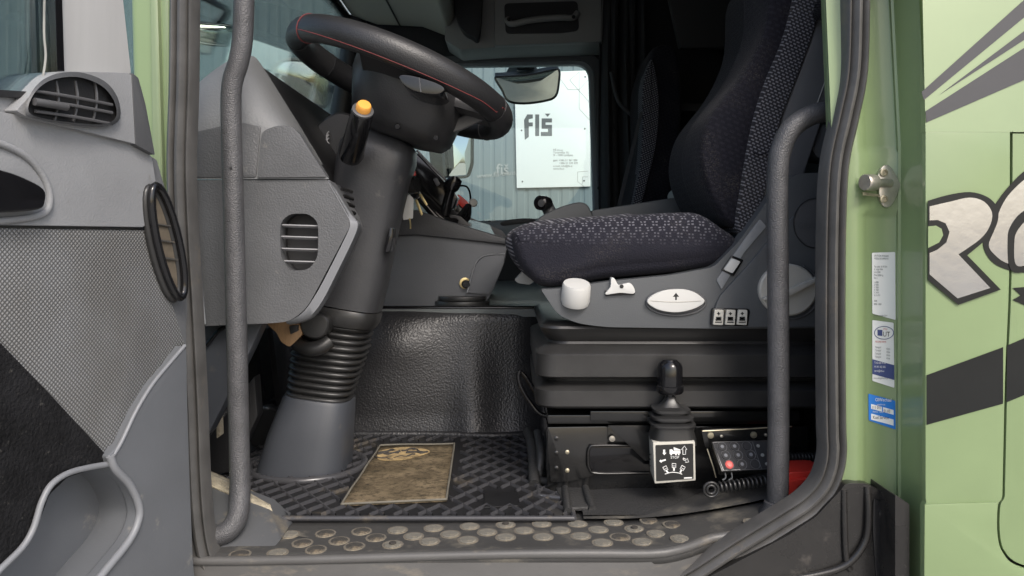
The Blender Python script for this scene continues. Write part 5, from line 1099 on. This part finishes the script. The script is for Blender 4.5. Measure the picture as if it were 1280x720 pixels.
def keypad():
    t = thing('keypad_remote', 'black keypad control with round buttons and one red button under the seat', 'keypad', P(930, 600, 1.42))
    prism('bracket', rnd([(877, 540), (879, 537), (990, 532), (990, 556), (882, 560)], 2), 1.445, 1.45, 'metal_black', t, bevel=.001)
    tube('bracket_edge', [P(878, 539, 1.443), P(930, 536.5, 1.443), P(990, 533, 1.443)], .0012, 'bolt', t, seg=5, n=1)
    for x, y, r in ((888, 544, .0065), (901.5, 545, .003), (942, 543.5, .0065), (957, 543.5, .003)): lathe('bolt', [(r, 0), (r*.9, .003), (.0005, .0035)], P(x, y, 1.445), (0, -1, 0), 'bolt' if r > .005 else 'steel', t, seg=12)
    tilt = Vector((0, .55, .835)); TL = Plane(P(930, 575, 1.405), (0, -.835, .55))
    q = rnd([(889, 552), (972, 549), (986, 586), (902, 590)], 2)
    f = [TL(v.x, v.y) for v in q]; slab('case', f, TL.n*-.022, 'metal_black', t, .004, seg=3)
    f2 = [TL(v.x, v.y, .0008) for v in rnd([(892, 554), (969, 551), (981, 584), (905, 587.5)], 1)]
    slab('face_plate', f2, TL.n*-.0006, 'button_rubber', t)
    ring = [TL(x, y, .0014) for x, y in ((891, 553), (970, 550.5), (983, 585), (904, 588.5), (891, 553))]
    tube('face_border', ring, .0009, 'wheel_grey', t, seg=5, n=1, smooth_path=False)
    tube('face_border', [TL(940.5, 552, .0014), TL(952, 586, .0014)], .0006, 'wheel_grey', t, seg=5, n=1)
    def disc(nm, x, y, r, h, m_, par): return lathe(nm, [(r, 0), (r*.95, h), (.0005, h*1.1)], TL(x, y, .0008), TL.n, m_, par, seg=20)
    rows = [[(902.5, 558.5), (918, 558), (933.5, 557.5)], [(907, 569.5), (922.5, 569), (938.5, 568.5)], [(911.5, 581), (927.5, 580.5), (944, 580)]]
    for j, row in enumerate(rows):
        for i, (x, y) in enumerate(row):
            red = j == 2 and i == 0; blank = i == 2 and j != 1
            b = disc('button', x, y, .0078, .0015, 'print_red' if red else 'button_rubber', t)
            tube('button_ring', [TL(x, y, .0016)+ (Vector((1, 0, 0))*math.cos(a)+tilt*math.sin(a))*.0088 for a in [2*math.pi*k/20 for k in range(21)]], .0007, 'wheel_grey', b, seg=4, n=1, smooth_path=False)
            if not blank and not red: disc('button_symbol', x, y, .0034, .0022, 'print_symbol', b)
            if red: disc('button_symbol', x, y, .0046, .0026, 'red_plastic', b)
    for x, y in ((947.5, 557.5), (953, 569), (958.5, 580)): disc('indicator', x, y, .0032, .002, 'light_grey', t)
    tube('bracket_edge', [P(884, 561, 1.43), P(892, 585, 1.42), P(895, 597, 1.42)], .0012, 'bolt', t, seg=5, n=1)
    for x in (906, 914): tube('cable_clip', [P(x, 590, 1.40), P(x+1, 597, 1.40), P(x-3, 600, 1.40)], .0016, 'print_grey', t, seg=6)
    t2 = thing('coiled_cable', 'black coiled cable lying under the keypad', 'cable', P(900, 612, 1.38))
    pts = []
    a0, a1 = P(893, 610, 1.38), P(975, 598, 1.39)
    n = 15*10
    for i in range(n+1):
        u_ = i/n; c = a0.lerp(a1, u_); an = 2*math.pi*i/10; pts.append(c+Vector((0, math.cos(an)*.0085, math.sin(an)*.0085)))
    tube('coil', pts, .0021, 'bellow', t2, seg=6, n=1, smooth_path=False)
    for r in (.013, .0075): tube('coil_end', [P(889, 612, 1.37)+Vector((math.cos(a)*r, 0, math.sin(a)*r)) for a in [2*math.pi*k/20 for k in range(21)]], .0026, 'bellow', t2, seg=8, n=1, smooth_path=False)
    pts = [P(962, 572, 1.45), P(985, 575, 1.45)]; b0, b1 = P(975, 573, 1.46), P(1025, 572, 1.5); pts = []
    for i in range(121):
        u_ = i/120; c = b0.lerp(b1, u_); an = 2*math.pi*i/10; pts.append(c+Vector((0, math.cos(an)*.009, math.sin(an)*.009)))
    t3 = tag(tube('coiled_cable', pts, .0024, 'bellow', None, seg=6, n=1, smooth_path=False), 'black coiled cable leading from the keypad towards the rear', 'cable')
    t4 = thing('red_holder', 'red plastic holder in the corner behind the right grab handle', 'holder', P(1005, 620, 1.4))
    prism('body', cr([(984, 594), (1000, 590), (1030, 589), (1036, 594), (1032, 606), (1010, 622), (990, 628), (983, 620)], 4), 1.37, 1.44, 'red_plastic', t4, bevel=.006, seg=3)
    prism('rib', rnd([(986, 602), (1010, 598), (1006, 605), (996, 608), (996, 622), (987, 622)], 2), 1.362, 1.372, 'red_plastic', t4, bevel=.003)
    lathe('screw', [(.008, 0), (.008, .004), (.0005, .005)], P(1003, 613, 1.368), (0, -1, 0), 'red_plastic', t4, seg=14)
    # dark rear footwell filler so the corner reads as cab wall
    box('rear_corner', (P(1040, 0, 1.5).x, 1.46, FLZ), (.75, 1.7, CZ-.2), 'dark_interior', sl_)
keypad()

# ================================================================== FAR SIDE: passenger door, window, overhead, curtain
def farside():
    t = thing('passenger_door', 'far passenger door with framed window and grey ledge', 'door', P(650, 400, YF))
    def ringwall(name, outer, inner, Y, th, m_, bev=.006):
        me = bpy.data.meshes.new(name); bm = bmesh.new(); E = []
        for px in (outer, inner):
            vv = [bm.verts.new(P(v[0], v[1], Y)) for v in px]; E += [bm.edges.new((vv[i], vv[(i+1) % len(vv)])) for i in range(len(vv))]
        bmesh.ops.triangle_fill(bm, edges=E, use_beauty=True)
        r = bmesh.ops.extrude_face_region(bm, geom=bm.faces[:]); bmesh.ops.translate(bm, verts=[v for v in r['geom'] if isinstance(v, bmesh.types.BMVert)], vec=(0, th, 0)); bmesh.ops.recalc_face_normals(bm, faces=bm.faces); bm.to_mesh(me); bm.free()
        for p in me.polygons: p.use_smooth = True
        me.set_sharp_from_angle(angle=math.radians(35)); o = link(name, me, m_, t)
        if bev: md = o.modifiers.new('b', 'BEVEL'); md.width = bev; md.segments = 3; md.limit_method = 'ANGLE'
        return o
    win = rnd([(492, 84), (736, 80), (742, 270), (470, 282)], [6, 18, 8, 6])
    win2 = rnd([(487, 79), (742, 74), (750, 276), (466, 287)], [6, 22, 10, 6])
    win3 = rnd([(480, 72), (752, 66), (759, 300), (458, 300)], [6, 24, 4, 4])
    ringwall('window_trim', win2, win, YF+.005, .05, 'window_inner')
    ringwall('window_frame', win3, [(v.x, v.y) for v in win2], YF-.02, .06, 'window_frame')
    ringwall('wall_panel', [(455, -60), (1010, -60), (1010, 520), (440, 520), (452, 290)], [(v.x, v.y) for v in win3], YF-.005, .04, 'dark_interior', 0)
    box('ledge', (P(598, 0, YF).x, YF-.10, P(0, 295, YF-.1).z), (P(742, 0, YF).x, YF-.02, P(0, 279, YF-.1).z), 'window_inner', t, bevel=.012, seg=3)
    prism('ledge_recess', cr([(626, 278), (640, 274), (664, 273), (668, 277), (640, 281), (628, 282)], 3), YF-.104, YF-.098, 'dash_black', t, bevel=.001)
    for x in (604, 612): lathe('ledge_stud', [(.008, 0), (.006, .004), (.001, .005)], P(x, 277, YF-.06), (0, 0, 1), 'gloss_black', t, seg=10)
    slab('window_pane', [P(460, 70, YF+.03), P(756, 66, YF+.03), P(756, 290, YF+.03), P(456, 290, YF+.03)], (0, .004, 0), 'glass', t)
    lathe('lock_pin', [(.009, 0), (.007, .01), (.001, .012)], P(749, 235, YF-.02), (0, -1, 0), 'gloss_black', t, seg=12)
    # overhead cabinet
    o = thing('overhead_cabinet', 'grey overhead cabinet with recessed pull handle above far window', 'cabinet', P(660, 60, 3.3))
    prism('carcass', rnd([(560, -80), (757, -80), (757, 54), (640, 58), (575, 62), (556, 50)], 3), 3.22, YF-.03, 'overhead', o, bevel=.01)
    prism('front_panel', rnd([(618, -40), (752, -40), (752, 52), (618, 57)], 3), 3.19, 3.23, 'overhead', o, bevel=.006)
    prism('handle_recess', rnd([(630, 4), (722, 1), (724, 38), (702, 41), (632, 42)], 6), 3.183, 3.2, 'dark_interior', o, bevel=.003)
    tube('pull_handle', [P(634, 24, 3.17), P(640, 30, 3.155), P(665, 25, 3.15), P(700, 22, 3.15), P(716, 22, 3.16), P(722, 16, 3.17)], .014, 'overhead', o, seg=10)
    for x, y in ((636, 24), (717, 21)): lathe('screw', [(.008, 0), (.006, .003), (.001, .003)], P(x, y, 3.145), (0, -1, 0), 'gloss_black', o, seg=10)
    prism('end_cheek', cr([(566, -60), (600, -60), (600, 40), (588, 44), (576, 34), (568, 10)], 4), 3.15, 3.25, 'dark_interior', o, bevel=.01)
    # headliner shelf above the windscreen
    h = thing('windscreen_header', 'olive grey headliner shelf above the windscreen', 'headliner', P(500, 30, 3))
    Z0 = CZ+1.0; pr = [Vector((-.72, 0, Z0)), Vector((-.60, 0, Z0-.04)), Vector((-.40, 0, Z0-.05)), Vector((-.27, 0, Z0-.10)), Vector((-.24, 0, Z0-.06)), Vector((-.26, 0, Z0+.25)), Vector((-.72, 0, Z0+.25))]
    loft('shelf', [[Vector((v.x, 1.33, v.z)) for v in pr], [Vector((v.x, 3.40, v.z)) for v in pr]], 'headliner', h, bevel=.02, seg=3)
    tube('windscreen_edge', [Vector((-.735, 1.4, Z0-.01)), Vector((-.735, 3.42, Z0-.01))], .02, 'gloss_black', h, seg=8, n=1)
    tube('shelf_seam', [Vector((-.50, 1.4, Z0-.046)), Vector((-.50, 3.40, Z0-.046))], .004, 'dash_black', h, seg=6, n=1)
    tube('far_pillar', [Vector((-.70, 3.42, Z0)), Vector((-.80, 3.44, CZ+.4)), Vector((-.90, 3.45, CZ-.15))], .05, 'dash_black', h, seg=10)
    # windscreen
    g = [Vector((-.92, 1.34, CZ-.12)), Vector((-.92, 3.46, CZ-.12)), Vector((-.74, 3.44, Z0+.02)), Vector((-.74, 1.34, Z0+.02))]
    tag(slab('windscreen', g, (-.005, 0, 0), 'glass'), 'large clear windscreen pane behind the steering wheel', 'windscreen')
    # curtain with folds
    c = thing('sleeper_curtain', 'black folded sleeper curtain beside the far window', 'curtain', P(780, 260, 3.2))
    def cur(u, v):
        px = 752+52*u-12*v*(1-u)+10*v*v; Y = 3.20+.03*math.sin(u*16+v*2)+.02*math.sin(u*31)
        p = P(px, -40+330*v, 3.2); p.y = Y; return p
    grid('cloth', 40, 16, cur, 'curtain', c, thick=.006, smooth=80)
    tube('tie_cord', [P(764, 90, 3.14), P(772, 125, 3.13), P(785, 140, 3.13), P(797, 150, 3.14)], .008, 'belt', c, seg=8)
    slab('far_cloth', [P(800, -40, 3.38), P(900, -40, 3.38), P(900, 320, 3.38), P(780, 320, 3.38)], (0, .02, 0), 'dark_interior', c)
    # passenger seat
    ps = thing('passenger_seat', 'dark passenger seat backrest with dotted fabric beyond the driver seat', 'seat', P(815, 300, 2.9))
    b = [(812, 70), (818, 58), (832, 54), (848, 62), (852, 90), (854, 130), (850, 180), (842, 230), (835, 300), (785, 300), (788, 260), (798, 215), (803, 170), (803, 110)]
    pillow('backrest', cr(b, 4), 2.82, 3.14, .02, 'velour', ps, ry=.04)
    pillow('backrest_facing', cr([(806, 95), (814, 74), (820, 90), (824, 130), (822, 170), (814, 210), (800, 260), (790, 262), (799, 215), (803, 170), (803, 120)], 4), 2.80, 2.9, .006, 'velour_front', ps)
    prism('cushion', cr([(700, 292), (760, 284), (850, 284), (860, 300), (850, 330), (710, 330)], 4), 2.75, 3.2, 'velour', ps, bevel=.03, seg=3)
    slab('belt_strap', [P(800, 140, 2.79), P(804, 140, 2.79), P(775, 262, 2.79), P(770, 262, 2.79)], (0, .003, 0), 'belt', ps)
    pl = thing('folded_armrest', 'light grey folded armrest behind the gear selector arm', 'armrest', P(862, 250, 2.5))
    prism('pad', cr([(842, 246), (845, 237), (858, 231), (876, 227), (888, 228), (890, 248), (850, 252)], 4), 2.5, 2.6, 'light_grey', pl, bevel=.01, seg=3)
    hb = thing('seat_bracket', 'light grey plastic bracket behind the driver backrest', 'bracket', P(940, 110, 2.2))
    prism('bracket', rnd([(937, 60), (941, 53), (956, 51), (958, 80), (935, 118), (923, 122), (930, 84)], 3), 2.2, 2.24, 'light_grey', hb, bevel=.005)
    prism('slot', rnd([(934, 78), (954, 70), (954, 74), (934, 82)], 1), 2.195, 2.2, 'gloss_black', hb, bevel=.001)
    box('hook', (P(930, 0, 2.2).x, 2.19, P(0, 86, 2.2).z), (P(933, 0, 2.2).x, 2.21, P(0, 66, 2.2).z), 'ivory', hb, bevel=.002)
farside()

# ================================================================== MIRRORS OUTSIDE
def mirrors():
    def pane(t, px, Y, nrm, m_='mirror', rimr=.006, rimm='metal_black', back=.05):
        pl = Plane(P(sum(p[0] for p in px)/len(px), sum(p[1] for p in px)/len(px), Y), nrm)
        f = [pl(x, y) for x, y in px]; c = sum(f, Vector())/len(f)
        rings = [[c+(v-c)*s+pl.n*(.012*(1-s*s)) for v in f] for s in (1, .8, .55, .3, .05)]
        loft('glass', rings, m_, t, cap=True, smooth=80)
        loft('housing', [[v-pl.n*.004+(v-c)*.03 for v in f], [v-pl.n*back*.6+(v-c)*.02 for v in f], [c+(v-c)*.6-pl.n*back for v in f]], 'window_frame', t, smooth=50)
        tube('rim', [v+(v-c)*.02 for v in f]+[f[0]+(f[0]-c)*.02], rimr, rimm, t, seg=6, n=1, smooth_path=False)
    t = thing('front_mirror', 'round-cornered convex mirror outside the windscreen above the dashboard', 'mirror', P(378, 104, 3.7))
    pane(t, cr([(346, 92), (350, 80), (364, 75), (392, 78), (408, 84), (412, 98), (411, 124), (404, 133), (385, 126), (362, 112)], 4), 3.7, (.09, -.99, -.10), rimm='light_grey', rimr=.010)
    tube('arm', [P(412, 112, 3.72), P(425, 113, 3.74), P(446, 112, 3.8)], .02, 'window_frame', t, seg=8)
    t = thing('wide_angle_mirror', 'beige tinted mirror at the top left of the windscreen', 'mirror', P(262, 45, 2.6))
    pane(t, rnd([(228, 27), (291, 33), (293, 42), (285, 57), (268, 56), (228, 49)], 5), 2.6, (.3, -.9, -.25))
    tube('arm', [P(275, 30, 2.62), P(285, 14, 2.7), P(270, 4, 2.8), P(240, -10, 2.8)], .012, 'dash_black', t, seg=8)
    t = thing('kerb_mirror', 'wide beige kerb mirror hanging outside the top of the far window', 'mirror', P(660, 105, 3.75))
    pane(t, cr([(620, 98), (628, 96), (660, 94), (690, 88), (698, 88), (698, 102), (694, 120), (680, 126), (655, 129), (636, 126), (628, 112)], 4), 3.78, (.1, -.58, -.8))
    prism('bracket', rnd([(640, 76), (668, 76), (672, 88), (690, 84), (694, 90), (630, 96)], 2), 3.76, 3.82, 'window_inner', t, bevel=.008)
    prism('mount', rnd([(646, 70), (668, 70), (668, 86), (646, 86)], 2), 3.72, 3.75, 'dash_black', t, bevel=.005)
    t = thing('passenger_side_mirror', 'rectangular side mirror outside the far window beside the column', 'mirror', P(575, 222, 3.7))
    pane(t, rnd([(557, 168), (590, 162), (590, 205), (585, 220), (560, 222)], 4), 3.75, (.75, -.6, .0), rimm='gloss_black', rimr=.009)
    prism('housing_side', rnd([(535, 180), (556, 174), (558, 222), (540, 225)], 4), 3.7, 3.76, 'dash_black', t, bevel=.01)
    tube('arm', [P(545, 170, 3.72), P(530, 160, 3.66), P(512, 165, 3.6)], .02, 'dash_black', t, seg=8)
    tube('arm', [P(548, 228, 3.72), P(530, 240, 3.66), P(512, 245, 3.6)], .02, 'dash_black', t, seg=8)
mirrors()
